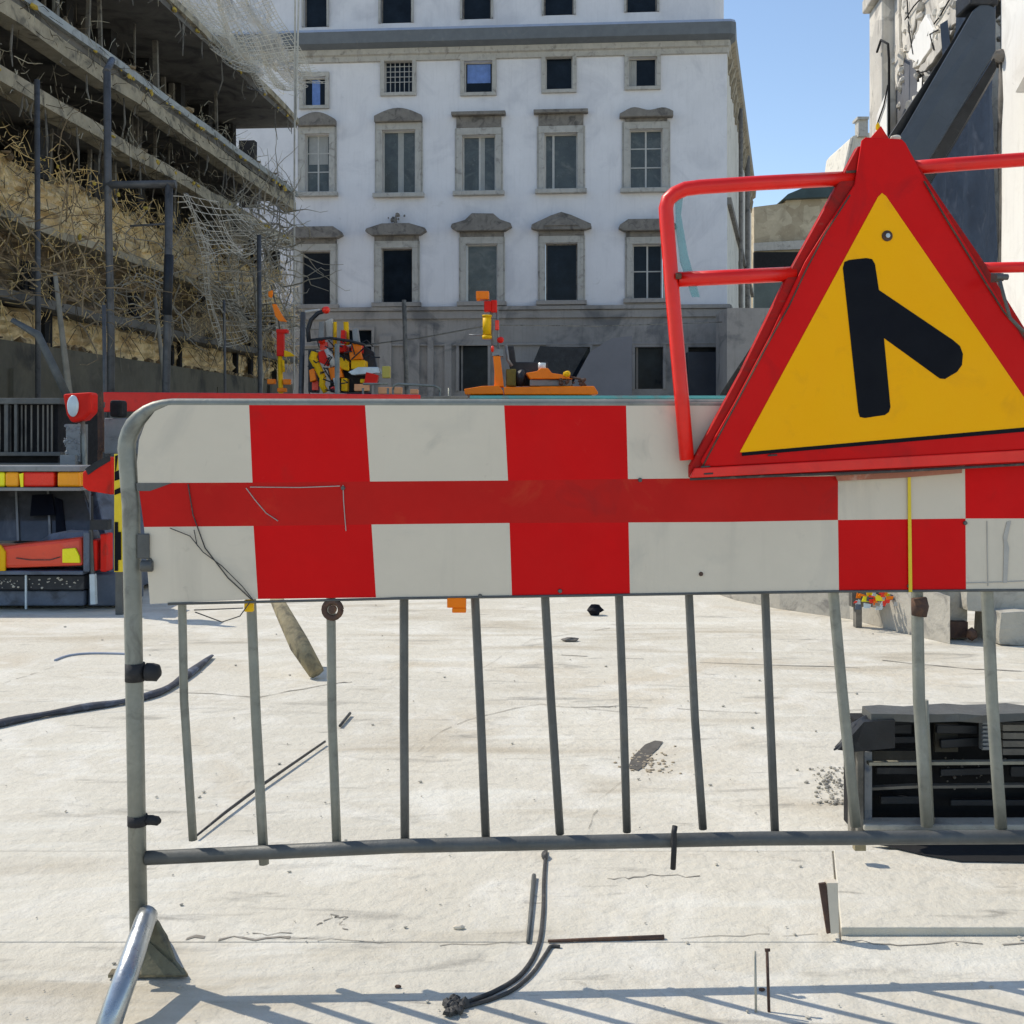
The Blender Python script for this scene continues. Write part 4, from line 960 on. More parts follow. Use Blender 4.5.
part('hose_bundle', machd, f, ym, 0)
def f(b): b.pb(382, 366, 390, 378, Yn, .1)
part('rear_reflector', M('dull_yellow', (.5, .42, .08), .5), f, ym)
def f(b): b.pb(354, 384, 369, 391, Yn-.02, .1); b.pb(378, 387, 402, 394, Yn-.02, .1); b.pb(410, 389, 418, 394, Yn-.02, .1)
part('lower_lamp', M('salmon_plastic', (.75, .35, .16), .5), f, ym)
for x in (325, 350, 385):
    b = MB(); c = P(x, 470, Yn); b.tube([Vector((c.x, Yn+.15, .2)), Vector((c.x, Yn+.35, .2))], .2, 18); b.bar((c.x, Yn+.3, .2), (c.x, Yn+.3, 1.3), .1, .1); b.build('wheel', rubber, ym)
# ---- red/orange warning marker post
wm = thing('warning_marker', P(280, 500, 16), 'red and orange warning marker post with orange flags beside the ruin', 'marker')
Yw = 16
def f(b): b.pb(276.5, 330, 283.5, 356, Yw, .1); b.pb(276, 329, 287, 333, Yw-.02, .14)
part('red_sleeve', redm, f, wm)
def f(b): b.tube([P(280, 356, Yw+.05), P(281, 395, Yw+.05), Vector((P(281, 395, Yw).x, Yw+.05, 0))], .035, 8); b.tube([P(283, 360, Yw+.02), P(284, 372, Yw+.02)], .02, 6)
part('pole', yelp, f, wm, 0)
def f(b): b.pb(267, 379, 275, 384, Yw, .1); b.pb(283, 379, 290, 384.5, Yw, .1); b.pb(277, 388, 286, 392, Yw, .1)
part('base_flag', orange, f, wm)
def f(b): b.prism([P(272, 304, Yw), P(276, 304, Yw), P(282, 315, Yw), P(287, 322, Yw), P(279, 321, Yw), P(275, 316, Yw)], (0, .05, 0)); b.blob(P(271, 294, Yw), .05, .8, .5, 1.1, 2, .5)
part('torn_flag', orange, f, wm)
def f(b): b.tube([P(271, 285, Yw+.08), P(277, 310, Yw+.08), P(280, 332, Yw+.08)], .012, 6)
part('flag_rod', galvd, f, wm, 0)
def f(b): b.prism([P(284, 350, Yw), P(290, 352, Yw), P(295, 356, Yw), P(284, 357, Yw)], (0, .05, 0))
part('yellow_flag', yelp, f, wm)
b = MB(); b.tube([P(299, 335, 18), P(295, 320, 18), P(290, 318, 18)], .02, 6); b.bm.free()

# ================================================================== VEHICLE AND CLUTTER AT LEFT
YV = 6.74
vh = thing('red_vehicle', P(-20, 608, YV), 'small orange red vehicle with an amber and red light bar cut by the left edge', 'vehicle')
b = MB(); b.prism([P(-165, 490, YV+.25), P(-150, 478, YV+.35), P(84, 478, YV+.35), P(96, 492, YV+.25), P(108, 545, YV+.05), P(110, 600, YV+.05), P(-175, 600, YV+.05)], (0, 1.9, 0)); b.build('body', bluegr, vh, bevel=.02)
b = MB(); b.prism([P(-140, 491, YV+.20), P(82, 490.5, YV+.20), P(100, 541, YV+.0), P(-160, 541, YV+.0)], (0, .04, 0)); ws = b.build('windscreen', wind, vh, bevel=.006)
b = MB(); 
for x in (18, 50, 92, -60): b.bar(P(x-2, 491, YV+.185), P(x, 541, YV-.015), .012, .01)
b.build('pillar', greyp, ws, split=True)
b = MB(); b.prism([P(32, 495, YV+.16), P(52, 494, YV+.16), P(55, 515, YV+.07), P(30, 516, YV+.07)], (0, .01, 0)); b.prism([P(55, 497, YV+.15), P(62, 500, YV+.15), P(66, 538, YV), P(56, 538, YV)], (0, .01, 0)); b.build('dark_patch', blk, ws)
b = MB(); b.prism([P(40, 541, YV-.03), P(50, 534, YV-.02), P(70, 530, YV-.02), P(92, 531, YV-.02), P(92, 537, YV-.03), P(70, 538, YV-.03)], (0, .03, 0)); b.build('wiper', bluegr, vh)
# light bar
b = MB(); b.pb(-165, 487.5, 80, 491, YV-.02, .3); b.pb(-165, 466, 80, 471.5, YV-.01, .3); lbb = b.build('light_bar', greyp, vh, bevel=.005)
segs = [(-140, -60, lampr), (-58, -20, lampo), (-18, 4.5, lampy), (5, 18.5, lampo), (21, 54, lampr), (57, 80, lampo)]
for (a, c, mt) in segs:
    b = MB(); b.pb(a, 472, c, 487, YV, .2); b.build('lamp_segment', mt, lbb, bevel=.012)
b = MB(); b.prism([P(19, 474, YV-.012), P(23, 473, YV-.012), P(23, 487, YV-.012), P(20.5, 487, YV-.012)], (0, .01, 0)); b.build('lamp_divider', lampy, lbb)
# bonnet / bumper
b = MB(); b.prism([P(-175, 547, YV-.14), P(6, 546, YV-.14), P(20, 544, YV-.14), P(60, 540, YV-.14), P(82, 537, YV-.12), P(83, 566, YV-.14), P(-175, 575, YV-.14)], (0, .2, 0)); bo = b.build('bonnet', carr, vh, bevel=.02)
b = MB(); b.tube([P(16, 558, YV-.145), P(30, 560, YV-.145), P(50, 560, YV-.145), P(60, 557, YV-.145)], .003, 6); b.tube([P(2, 552, YV-.145), P(5, 572, YV-.145)], .003, 6); b.build('panel_gap', cable, bo)
b = MB(); b.prism([P(62, 549, YV-.155), P(75, 548, YV-.155), P(79, 556, YV-.155), P(80, 563, YV-.155), P(62, 563, YV-.155)], (0, .02, 0)); b.build('headlight', lampy, vh, bevel=.005)
b = MB(); b.prism([P(-6, 544, YV-.155), P(0, 545, YV-.155), P(5, 552, YV-.155), P(5, 572, YV-.155), P(-6, 572, YV-.155)], (0, .02, 0)); b.build('headlight', yelp, vh, bevel=.005)
b = MB(); b.pb(83, 532, 89, 572, YV-.15, .15); b.pb(-175, 571, 83, 575, YV-.16, .2); b.build('bumper_strip', bluegr, vh, bevel=.006)
b = MB(); b.pb(90, 540, 97, 571, YV-.12, .12); b.pb(100, 534, 106, 572, YV-.12, .12); b.build('corner_panel', redm, vh, bevel=.008)
b = MB(); b.pb(-175, 575.5, 84, 590, YV-.12, .2)
gr_ = b.build('grille', machd, vh, bevel=.006)
b = MB()
for k in range(60): c = P(R.uniform(-60, 80), R.uniform(578, 588), YV-.125); b.blob((c.x, c.y, c.z), R.uniform(.003, .008), 1.3, .5, .9, 1, .5, k)
b.build('grille_stone', rubconc, gr_, split=True)
b = MB(); b.pb(-175, 590.5, 84, 606, YV-.08, .3); b.pb(88, 574, 122, 606, YV-.05, .4); b.build('lower_skirt', bluegr, vh, bevel=.01)
b = MB(); b.bar(P(26, 575, YV-.14), P(26, 609, YV-.14), .01, .01); b.bar(P(93, 574, YV-.14), P(94, 604, YV-.14), .035, .03); b.build('tow_bracket', lampw, vh)
for x in (-120, 60):
    b = MB(); c = P(x, 590, YV); b.tube([Vector((c.x-.09, YV+.35, .2)), Vector((c.x+.09, YV+.35, .2))], .2, 24); b.tube([Vector((c.x-.09, YV+1.6, .2)), Vector((c.x+.09, YV+1.6, .2))], .2, 24); b.build('wheel', rubber, vh)
# mirror-like red lamp box on the corner with hazard board
b = MB(); b.prism([P(82, 472, 6.5), P(97, 464, 6.5), P(111, 456, 6.5), P(113, 495, 6.5), P(88, 491, 6.5), P(82, 487, 6.5)], (0, .12, 0)); mr = b.build('side_mirror', redm, vh, bevel=.012)
b = MB(); b.prism([P(85, 469, 6.495), P(95, 462, 6.495), P(110, 455, 6.495), P(110, 461, 6.495), P(98, 468, 6.495), P(88, 475, 6.495)], (0, .006, 0)); b.bar(P(92, 495, 6.52), P(92, 520, 6.6), .015, .015); b.pb(90, 520, 108, 530, 6.6, .06); b.build('mirror_arm', machd, mr, split=True)
b = MB(); b.bar(P(91, 530, 6.62), P(93, 575, 6.62), .02, .02); b.build('bracket', galvd, vh)
hb_ = thing('hazard_board', Vector((P(119, 500, 6.45).x, 6.45, 0)), 'narrow upright yellow and black hazard board just left of the barrier post', 'hazard board')
b = MB(); b.pb(114, 454, 124, 572, 6.45, .02); b.build('board', yelst, hb_, bevel=.003)
b = MB()
for (ya, yb) in ((468, 478), (486, 492)): b.prism([P(114.5, ya+4, 6.446), P(123.5, ya, 6.446), P(123.5, yb, 6.446), P(114.5, yb+3, 6.446)], (0, .003, 0))
b.prism([P(115, 456, 6.446), P(118, 455, 6.446), P(116, 470, 6.446), P(115, 472, 6.446)], (0, .003, 0)); b.pb(114.5, 522, 118, 571, 6.445, .003); b.pb(118, 532, 121, 560, 6.445, .003)
b.build('stripe', blk, hb_, split=True)
b = MB(); b.bar((P(119, 0, 6.48).x, 6.49, 0), (P(119, 0, 6.48).x, 6.49, .35), .04, .03); b.build('stake', galvd, hb_)
# dark cabinet with upright bars behind
dc = thing('equipment_cage', Vector((P(-10, 470, 9).x, 9, 0)), 'dark cage of closely set upright bars behind the red vehicle', 'cage')
b = MB(); b.pb(-160, 404, 58, 466, 9.06, .9); zb_ = P(0, 466, 9).z
for x in (-150, 50): c = P(x, 0, 9).x; b.box((c-.04, 9.1, 0), (c+.04, 9.2, zb_)); b.box((c-.04, 9.8, 0), (c+.04, 9.9, zb_))
b.build('cabinet', hole, dc)
b = MB()
for k in range(40):
    x = -150+k*5.2+R.uniform(-1, 1); b.bar(P(x, 405, 9.03), P(x, 452, 9.03), .012, .01)
b.build('upright_bar', greyst, dc, split=True)
b = MB(); b.pb(-162, 398, 60, 404, 8.98, 1.0); b.pb(-162, 452, 60, 456, 8.98, .1); b.pb(-162, 463, 64, 470, 8.95, .1); b.pb(4, 404, 8, 452, 8.99, .03); b.pb(14, 404, 17, 452, 8.99, .03); b.build('cage_frame', galvd, dc, bevel=.004)
# red lamp on grey stand
rl = thing('beacon_lamp', Vector((P(78, 470, 8).x, 8, 0)), 'red lamp head with a pale oval lens on a grubby grey stand', 'lamp')
b = MB(); b.prism([P(62, 394, 8), P(91, 392, 8), P(91, 412, 8), P(83, 420, 8), P(71, 423, 8), P(66, 415, 8)], (0, .15, 0)); hd2 = b.build('lamp_head', redm, rl, bevel=.02)
b = MB(); b.blob(P(73, 406, 7.99), .045, .95, .4, 1.75, 3, .05); b.build('lens', lampw, hd2)
b = MB(); b.tube([P(82, 420, 8.08), P(85, 470, 8.08), Vector((P(85, 470, 8.08).x, 8.08, 0))], .022, 8); b.build('pole', galv, rl)
b = MB(); b.pb(66, 424, 80, 462, 8.05, .15); b.pb(60, 455, 75, 466, 8.0, .1)
for k in range(60): b.blob(P(R.uniform(64, 80), R.uniform(424, 464), 8.05), R.uniform(.005, .015), 1, .6, 1, 1, .5, k)
b.build('control_box', lampw and greyp, rl)
b = MB(); b.prism([P(97, 394, 8.6), P(101, 392, 8.6), P(103, 452, 8.6), P(98, 452, 8.6)], (0, .05, 0)); b.bar(P(100, 450, 8.63), Vector((P(100, 450, 8.63).x, 8.63, 0)), .03, .03)
tag(b.build('marker_pole', rust), 'thin rusty red upright between the red lamp and the barrier corner', 'pole')
eq = thing('equipment_box', Vector((P(115, 450, 8.3).x, 8.3, 0)), 'grey speckled equipment box standing behind the barrier left corner', 'box')
b = MB(); b.pb(104, 418, 140, 454, 8.3, .3); b.build('casing', greyp, eq, bevel=.01)
b = MB(); b.pb(109, 400, 121, 417, 8.28, .15); b.build('black_cap', hole, eq, bevel=.02)
b = MB()
for x in (108, 136): c = P(x, 450, 8.4); b.bar((c.x, 8.4, 0), c, .03, .03)
b.build('leg', galvd, eq, split=True)

# ================================================================== RIGHT BUILDING
RX0 = 5.5
RP = Plane((RX0+K*9, 9), (RX0+K*20.9, 20.9)); RP.n = Vector((-1, K, 0)).normalized()
def ru(x, y=100): return RP.uv(x, y)
rbd = thing('white_building', RP.at(8, 0, -2), 'sunlit white rendered building with broken plaster along the right side', 'building')
uF = ru(881)[0]; uN = ru(1500)[0]; uM = ru(1001)[0]
lo_, hi_ = sorted((uF, uN)); 
sgn = 1
def rr2(x, y, d=0): return RP.px(x, y, d)
def rbox(b, u0, u1, z0, z1, d0_, d1_):
    p = [RP.at(u0, z0, d0_), RP.at(u1, z0, d0_), RP.at(u1, z1, d0_), RP.at(u0, z1, d0_)]; b.hexa(p+[v+RP.n*(d1_-d0_) for v in p])
TOP = 11.5
b = MB(); rbox(b, uN, uM, -.03, TOP, -3.5, 0); b.build('rendered_wall', wallwhite, rbd)
# broken wall portion with an opening
uo0, uo1 = ru(998)[0], ru(900)[0]
a0, a1 = min(uo0, uo1), max(uo0, uo1)
b = MB(); wall(RP, uM+.001, uF, -.03, TOP, [(a0+.05, a1, .4, 7.3)], .5, b, -.05)
b.face([RP.at(uF, -.03, -.05), RP.at(uF, -.03, -3.5), RP.at(uF, TOP, -3.5), RP.at(uF, TOP, -.05)])
b.build('broken_wall', ruin, rbd)
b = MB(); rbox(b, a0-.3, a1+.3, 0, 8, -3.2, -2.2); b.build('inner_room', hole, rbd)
# cracked plaster plates with ragged outlines
def plate(pts, d, t, mt, name='plaster_plate'):
    q = []
    for i in range(len(pts)):
        a, c = pts[i], pts[(i+1) % len(pts)]
        for k in range(4):
            f_ = k/4; jx = 0 if k == 0 else R.uniform(-1.1, 1.1); q.append((a[0]+(c[0]-a[0])*f_+jx, a[1]+(c[1]-a[1])*f_+(0 if k == 0 else R.uniform(-1.5, 1.5))))
    b = MB(); b.prism([rr2(x, y, d) for x, y in q], RP.n*t); b.build(name, mt, rbd, bevel=.008)
plate([(930, 14), (937, 30), (934, 48), (921, 66), (911, 54), (922, 30)], -.045, .06, wallwhite)
plate([(903, -6), (924, -6), (917, 18), (912, 52), (905, 52), (903, 30)], -.045, .03, ruin)
plate([(940, -4), (966, -8), (964, 16), (952, 30), (938, 26)], -.045, .04, ruin)
plate([(938, 36), (956, 30), (944, 50), (926, 74), (921, 70), (934, 52)], -.045, .05, ruin)
plate([(922, 78), (936, 72), (926, 92), (920, 98), (919, 84)], -.045, .03, wallwhite)
plate([(895, -20), (901, -20), (903, 60), (898, 90), (896, 60)], -.045, .05, ruin)
plate([(897, 150), (897, 84), (900, 66), (906, 57), (912, 60), (917, 74), (919, 100), (919, 150)], -.045, .012, M('soot_grey', (.13, .135, .15), .9, 0, .25, 2, .3, 30), 'sooty_niche')  # flat dark grey plate painting the shadow of an arched niche
b = MB()
for path in (((918, 73), (923, 72), (934, 68), (942, 64)), ((905, 20), (914, 6), (925, -6)), ((923, 74), (922, 92), (919, 118)), ((938, 30), (930, 34), (934, 50)), ((952, -5), (940, 16), (934, 24)), ((913, 54), (909, 30), (907, 0))):
    b.tube([rr2(x, y, .02) for x, y in path], .013, 5)
b.build('wall_crack', hole, rbd, split=True)
for (x, y, n_, sx_, sy_) in ((900, 60, 16, 3, 30), (883, 20, 10, 1.5, 25), (912, 30, 16, 8, 20), (1000, 40, 10, 1.5, 40), (935, 40, 16, 12, 22), (950, 10, 10, 10, 8), (919, 95, 10, 3, 18)):
    b = MB()
    for k in range(n_): b.blob(rr2(x+R.gauss(0, sx_), y+R.gauss(0, sy_), -.03), R.uniform(.03, .10), 1, R.uniform(.6, 1.4), R.uniform(.6, 1.6), 1, .7, k)
    o_ = b.build('broken_edge', ruin, rbd); o_['kind'] = 'stuff'
# left pilaster with niche and pipe
b = MB(); u2 = ru(894)[0]
rbox(b, u2, uF, -.03, 9.1, -.049, .22); rbox(b, u2-.1, uF+.05, 9.1, 9.35, -.049, .34); rbox(b, u2-.05, uF, 9.4, 9.9, -.049, .16); b.build('pilaster', ruin, rbd, bevel=.03)
b = MB(); q = rr2(893, 45, .2)
b.tube([rr2(889, 140, .28), rr2(889, 60, .28), rr2(888, 44, .3), rr2(881, 40, .3), rr2(877, 52, .28)], .022, 6); b.tube([rr2(888, 85, .28), rr2(884, 105, .28), rr2(877, 125, .28)], .015, 5); b.build('pipe', hole, rbd)
b = MB(); b.prism([rr2(878, 115, .24), rr2(888, 90, .24), rr2(888, 145, .24), rr2(876, 145, .24)], RP.n*.02); b.build('plaster_patch', wallwhite, rbd)
# shadow of the broken opening, drawn as a dark blue draped sheet
b = MB()
N1, N2 = 26, 20
def tq(i, j):
    s_, t_ = i/N1, j/N2
    u = a0-.1+(a1-a0+.2)*s_; z = 7.35*t_+.1
    d = .03+.10*noise.noise(Vector((u*2.1, z*.9, 3)))+.05*math.sin(u*7+z)
    return RP.at(u, z, max(d, -.03)+.03)
gq = [[b.bm.verts.new(tq(i, j)) for i in range(N1+1)] for j in range(N2+1)]
for j in range(N2):
    for i in range(N1):
        u_ = (i+.5)/N1; z_ = (j+.5)/N2
        if z_ > .62+.55*(1-u_)+.05*math.sin(i*1.3): continue
        fq = b.bm.faces.new([gq[j][i], gq[j][i+1], gq[j+1][i+1], gq[j+1][i]]); fq.smooth = True
bmesh.ops.delete(b.bm, geom=[v for v in b.bm.verts if not v.link_faces], context='VERTS')
tag(b.build('tarpaulin', shadeb), 'dark blue tarpaulin hung over the broken opening of the white building', 'tarpaulin')
b = MB(); b.tube([rr2(1001, 55, 0), rr2(1002, 100, 0), rr2(1000, 140, 0), rr2(1001, 200, 0), rr2(1000, 280, 0), rr2(1000, 400, 0)], [.03, .05, .04, .03, .04, .03], 8)
b.blob(rr2(999, 56, .05), .10, 1, .8, .9, 2, .4); b.build('torn_edge', stoned, rbd)
# a small window / vent on the white wall edge
b = MB(); b.prism([rr2(1016, 92, .002), rr2(1030, 66, .002), rr2(1046, 66, .002), rr2(1046, 92, .002)], RP.n*.006); b.build('vent', stone, rbd)
# raking steel shore: closed box section, its side shadow built as a black plate
bs = thing('steel_beam', Vector((2.6, 16.4, 0)), 'huge slate blue steel beam leaning diagonally on the white building', 'steel beam')
def shore(p0, p1, q0, q1, Y0, Y1, th):
    b = MB(); b.hexa([P(*p0, Y0), P(*p1, Y0), P(*p1, Y0)+Vector((.15, th, .1)), P(*p0, Y0)+Vector((.15, th, .1)), P(*q0, Y1), P(*q1, Y1), P(*q1, Y1)+Vector((.15, th, .1)), P(*q0, Y1)+Vector((.15, th, .1))]); return b
b = shore((970, 4), (996, 2), (640, 512), (680, 512), 13.3, 15.2, .35)
b.bm.free()
def along(x, y, t0=0): return P(x, y, 13.4+(y/500.)*1.6)
b = MB()
fl = [along(973, 10), along(984, 1), along(996, 8), along(996, 50), along(935, 150), along(872, 245), along(688, 520), along(650, 520), along(865, 190), along(905, 128)]
b.prism(fl, (.10, .38, 0)); b.build('front_plate', beamm, bs, bevel=.02)
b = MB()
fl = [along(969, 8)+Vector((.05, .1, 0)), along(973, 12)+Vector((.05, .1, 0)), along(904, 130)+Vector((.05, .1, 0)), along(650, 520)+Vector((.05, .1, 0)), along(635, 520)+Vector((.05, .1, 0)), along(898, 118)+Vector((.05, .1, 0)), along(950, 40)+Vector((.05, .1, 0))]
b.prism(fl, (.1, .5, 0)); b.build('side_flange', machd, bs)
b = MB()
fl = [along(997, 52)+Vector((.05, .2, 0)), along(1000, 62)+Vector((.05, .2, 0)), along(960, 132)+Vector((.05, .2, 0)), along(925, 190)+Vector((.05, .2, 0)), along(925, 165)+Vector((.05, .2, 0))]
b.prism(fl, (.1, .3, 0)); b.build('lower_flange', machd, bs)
b = MB(); b.pb(970, -14, 999, 4, 13.38, .45); b.build('head_plate', machd, bs, bevel=.02)
b = MB(); c = along(668, 520); b.box((c.x-.5, c.y-.3, -.01), (c.x+.5, c.y+.8, .1)); b.build('foot_plate', galvd, bs, bevel=.01)

# far masonry building and tower beyond
fb = thing('masonry_building', P(800, 470, 62), 'brown masonry building with dark green roof seen in the gap beyond', 'building')
b = MB(); b.prism([P(754, 470, 70), P(754, 207, 70), P(786, 203, 70), P(786, 196, 70), P(845, 190, 70), P(900, 190, 70), P(900, 470, 70)], (0, 8, 0)); b.build('wall', brick, fb)
b = MB(); b.prism([P(783, 199, 69.5), P(788, 194, 69.5), P(800, 189, 69.5), P(815, 184, 69.5), P(850, 178, 69.5), P(900, 178, 69.5), P(900, 194, 69.5), P(800, 198, 69.5)], (0, 8, 0)); b.build('roof', roofg, fb)
b = MB(); b.prism([P(754, 243, 69.8), P(805, 240, 69.8), P(830, 232, 69.8), P(830, 246, 69.8), P(800, 249, 69.8), P(754, 251, 69.8)], (0, .15, 0)); b.build('band', stone, fb)
b = MB(); b.pb(754, 252, 830, 276, 69.7, .25); b.build('dark_opening', hole, fb)
b = MB(); b.pb(754, 277, 830, 470, 69.6, .35); b.build('lower_wall', M('teal_grey_wall', (.10, .125, .12), .8, 0, .2, 1), fb)
fg = thing('far_tower', P(870, 470, 75), 'pale sloping roofed tower peeking out beside the white building', 'tower')
b = MB(); b.prism([P(838, 190, 80), P(846, 168, 80), P(850, 140, 80), P(853, 136, 80), P(860, 134, 80), P(905, 128, 80), P(905, 470, 80), P(838, 470, 80)], (0, 6, 0)); b.build('body', plasterw, fg)
b = MB(); b.pb(858.5, 118, 868, 136, 79.6, .8); b.pb(857.5, 116.5, 869, 119, 79.4, 1.2); b.tube([P(845, 170, 79.7), P(852, 138, 79.7)], .12, 5); b.tube([P(838, 190, 79.7), P(846, 168, 79.7)], .1, 5); b.build('turret', stone, fg)
# grey low volume in the gap below the red frame
b = MB(); b.pb(727, 308, 790, 470, 37, 2); tag(b.build('site_cabin', dado), 'plain grey site cabin at the corner of the lilac building', 'cabin')
b = MB(); b.pb(688, 352, 727, 396, 39.0, .5); tag(b.build('dark_container', M('navy_container', (.012, .02, .035), .5, 0, .3, 1)), 'dark navy container standing against the far building corner', 'container')

# ================================================================== RIGHT MID-GROUND
# low concrete kerb wall curving towards the right
kw = thing('kerb_wall', G(830, 615), 'low weathered concrete kerb wall curving behind the right end of the board', 'wall')
b = MB(); pth = [(700, 588), (735, 600), (780, 609), (850, 619), (900, 632), (950, 644)]
pv = [G(x, y) for x, y in pth]; ht = [.13, .14, .16, .22, .26, .24]
for i in range(len(pv)-1):
    a, c = pv[i], pv[i+1]; h0, h1 = ht[i], ht[i+1]; e = Vector((.0, .18, 0))
    b.hexa([a, c, c+Z*h1, a+Z*h0, a+e, c+e, c+e+Z*h1, a+e+Z*h0])
bmesh.ops.remove_doubles(b.bm, verts=b.bm.verts, dist=1e-4)
b.build('kerb_body', M('kerb_concrete', (.42, .39, .33), .9, 0, .12, 6, .5, 30, [((.18, .17, .155), .8, 6, .5)]), kw)
# torn poster strip
b = MB()
tm = [orange, lampy, lampr, lampw, bluegr, whitef, yelp]
yb0 = 5.9
for k in range(70):
    x = R.uniform(855, 911); y = R.uniform(591, 606); w = R.uniform(2, 8); h = R.uniform(2, 6)
    b.mi = R.choice((0, 0, 1, 2, 3, 3, 4, 5, 6)) if y < 602 else R.choice((3, 4, 5, 5))
    Yk = yb0+k*.0015; b.prism([P(x, y+R.uniform(-1, 1), Yk), P(x+w, y+R.uniform(-1, 2), Yk), P(x+w+R.uniform(-2, 2), y+h, Yk), P(x+R.uniform(-2, 1), y+h, Yk)], (0, .004, 0))
tag(b.build('torn_poster', tm), 'torn orange and white scraps stuck above the kerb wall behind the yellow strap', 'poster')
b = MB(); b.pb(852, 585, 914, 607, 6.02, .06); b.pb(856, 600, 862, 640, 6.03, .05); b.pb(905, 600, 910, 645, 6.03, .05)
tag(b.build('notice_board', greyst), 'grey backing board carrying the torn orange scraps', 'board')
# concrete blocks
cb = [(930, 590, 968, 625, 5.7, .3), (968, 586, 1060, 612, 5.6, .4), (1000, 612, 1080, 622, 5.5, .3)]
labs = ['pitted grey concrete block beside the kerb wall end', 'long panelled concrete block at the right edge behind the board', 'flat pale concrete slab lying under the panelled block']
for (x0, y0, x1, y1, Y, d), l_ in zip(cb, labs):
    b = MB(); a = P(x0, y0, Y); c = P(x1, y1, Y)
    zlow = 0 if l_ != labs[1] else P(0, 612, 5.6).z
    b.box((a.x, Y, zlow), (c.x, Y+d, a.z))
    bmesh.ops.subdivide_edges(b.bm, edges=b.bm.edges, cuts=3, use_grid_fill=True)
    for v in b.bm.verts: v.co += noise.noise_vector(v.co*9)*.012
    tag(b.build('concrete_block', rubconc, bevel=.004), l_, 'block', 'concrete blocks at the right edge')
b = MB(); b.pb(948, 622, 968, 638, 5.65, .12); b.blob(P(972, 634, 5.6), .03, 1, 1, 1.2, 1, .4); tag(b.build('rubble_lump', rust), 'small dark rusty lump under the pitted block', 'rubble')
for (x, y) in ((995, 642),):
    c = G(x, y); b = MB(); b.blob(c+Vector((0, 0, .008)), .03, 1.6, .8, .5, 2, .4); tag(b.build('stone', machd), 'small flat dark stone on the ground at far right', 'stone')

# dark steel crate on the ground
YC = 2.86
cr = thing('steel_crate', G(930, 850), 'open dark steel crate with shelves over a pit behind the barrier on the right', 'crate')
b = MB(); ct = P(850, 716, YC).z; cbz = P(850, 842, YC).z
xL = P(853, 0, YC).x; xR = xL+1.3; dp = .12
b.box((xL+.03, YC+dp, 0.0), (xR, YC+dp+.015, ct-.03)); b.box((xL+.012, YC+.03, 0), (xL+.02, YC+dp, ct-.03)); b.box((xR-.02, YC+.03, 0), (xR-.012, YC+dp, ct-.03)); b.box((xL+.03, YC+.02, .002), (xR, YC+dp, .008))
b.box((xL+.021, YC+.05, ct-.032), (xR-.021, YC+dp, ct-.022)); b.build('dark_lining', hole, cr)
b = MB(); p = [P(868, 712, YC-.02), P(868, 719, YC-.02)]
tx = P(869, 0, YC).x; zb0, zt0 = P(0, 719.5, YC).z, P(0, 712, YC).z; prev = None
for k in range(25):
    xx = tx+(xR+.1-tx)*k/24; o1, o2 = R.uniform(-.005, .003), R.uniform(-.004, .004)
    cur = [Vector((xx, YC-.02+o2, zb0+o1)), Vector((xx, YC-.02+o2*2, zt0+o1*.7)), Vector((xx, YC+.075+R.uniform(-.02, .02), zt0+o2)), Vector((xx, YC+.06, zb0))]
    if prev: b.hexa(prev+cur)
    prev = cur
b.build('top_beam', galvd, cr)
for (x0, y0, x1, y1, d_) in ((874, 724, 912, 733, .03), (874, 737, 916, 745, .035), (936, 726, 978, 733, .03), (940, 738, 980, 746, .04), (876, 768, 922, 776, .03), (940, 768, 1000, 775, .04), (1010, 766, 1300, 778, .03), (880, 797, 925, 803, .05), (950, 800, 1300, 806, .06)):
    b = MB(); a_ = P(x0, y0, YC+d_); c_ = P(x1, y1+R.uniform(-2, 2), YC+d_); b.bar((a_.x, a_.y, (a_.z+c_.z)/2+R.uniform(-.004, .004)), (c_.x, c_.y+.01, (a_.z+c_.z)/2), .012, abs(a_.z-c_.z)); b.build('inner_slat', machd, cr, bevel=.002)
b = MB(); b.tube([P(834, 750, YC-.04), P(846, 741, YC-.02), P(856, 730, YC), P(866, 722, YC+.02), P(920, 719, YC+.02)], [.002, .012, .022, .018, .012], 8)
b.prism([P(838, 750, YC-.05), P(848, 740, YC-.05), P(864, 722, YC-.03), P(895, 720, YC-.03), P(895, 748, YC-.02), P(868, 750, YC-.02), P(854, 752, YC-.03)], (0, .03, 0)); b.build('crumpled_sheet', machd, cr)
b = MB(); b.pb(851, 750, 857, 846, YC, .03); b.pb(857.5, 748, 864, 846, YC-.02, .05); b.build('corner_post', greyst, cr, bevel=.003)
b = MB(); b.pb(864.5, 752, 872, 840, YC+.01, .03); b.build('blue_smeared_post', M('smeared', (.22, .23, .24), .7, 0, .2, 14, .2, 60, [((.03, .06, .12), .9, 18, .55)]), cr)
b = MB(); b.tube([P(925, 700, YC-.015), P(927, 740, YC-.015), P(931, 824, YC-.015)], .009, 8); b.build('middle_post', lampw and M('pale_steel', (.30, .29, .23), .6, .2, .2, 14), cr)
b = MB(); b.bar(P(868, 763, YC), P(1300, 760, YC), .02, .008); b.build('shelf', M('pale_steel', (.3,.3,.3)), cr)
b = MB(); b.bar(P(868, 788, YC+.02), P(930, 785, YC+.02), .02, .007); b.bar(P(930, 786, YC+.02), P(1300, 782, YC+.02), .02, .007); b.build('shelf', greyst, cr)
b = MB(); b.pb(864, 825, 1300, 831, YC-.03, .06); b.build('sill_beam', rubconc, cr, bevel=.004)
b = MB(); b.pb(866, 751, 918, 761, YC+.03, .03); b.build('upper_box', conc, cr)
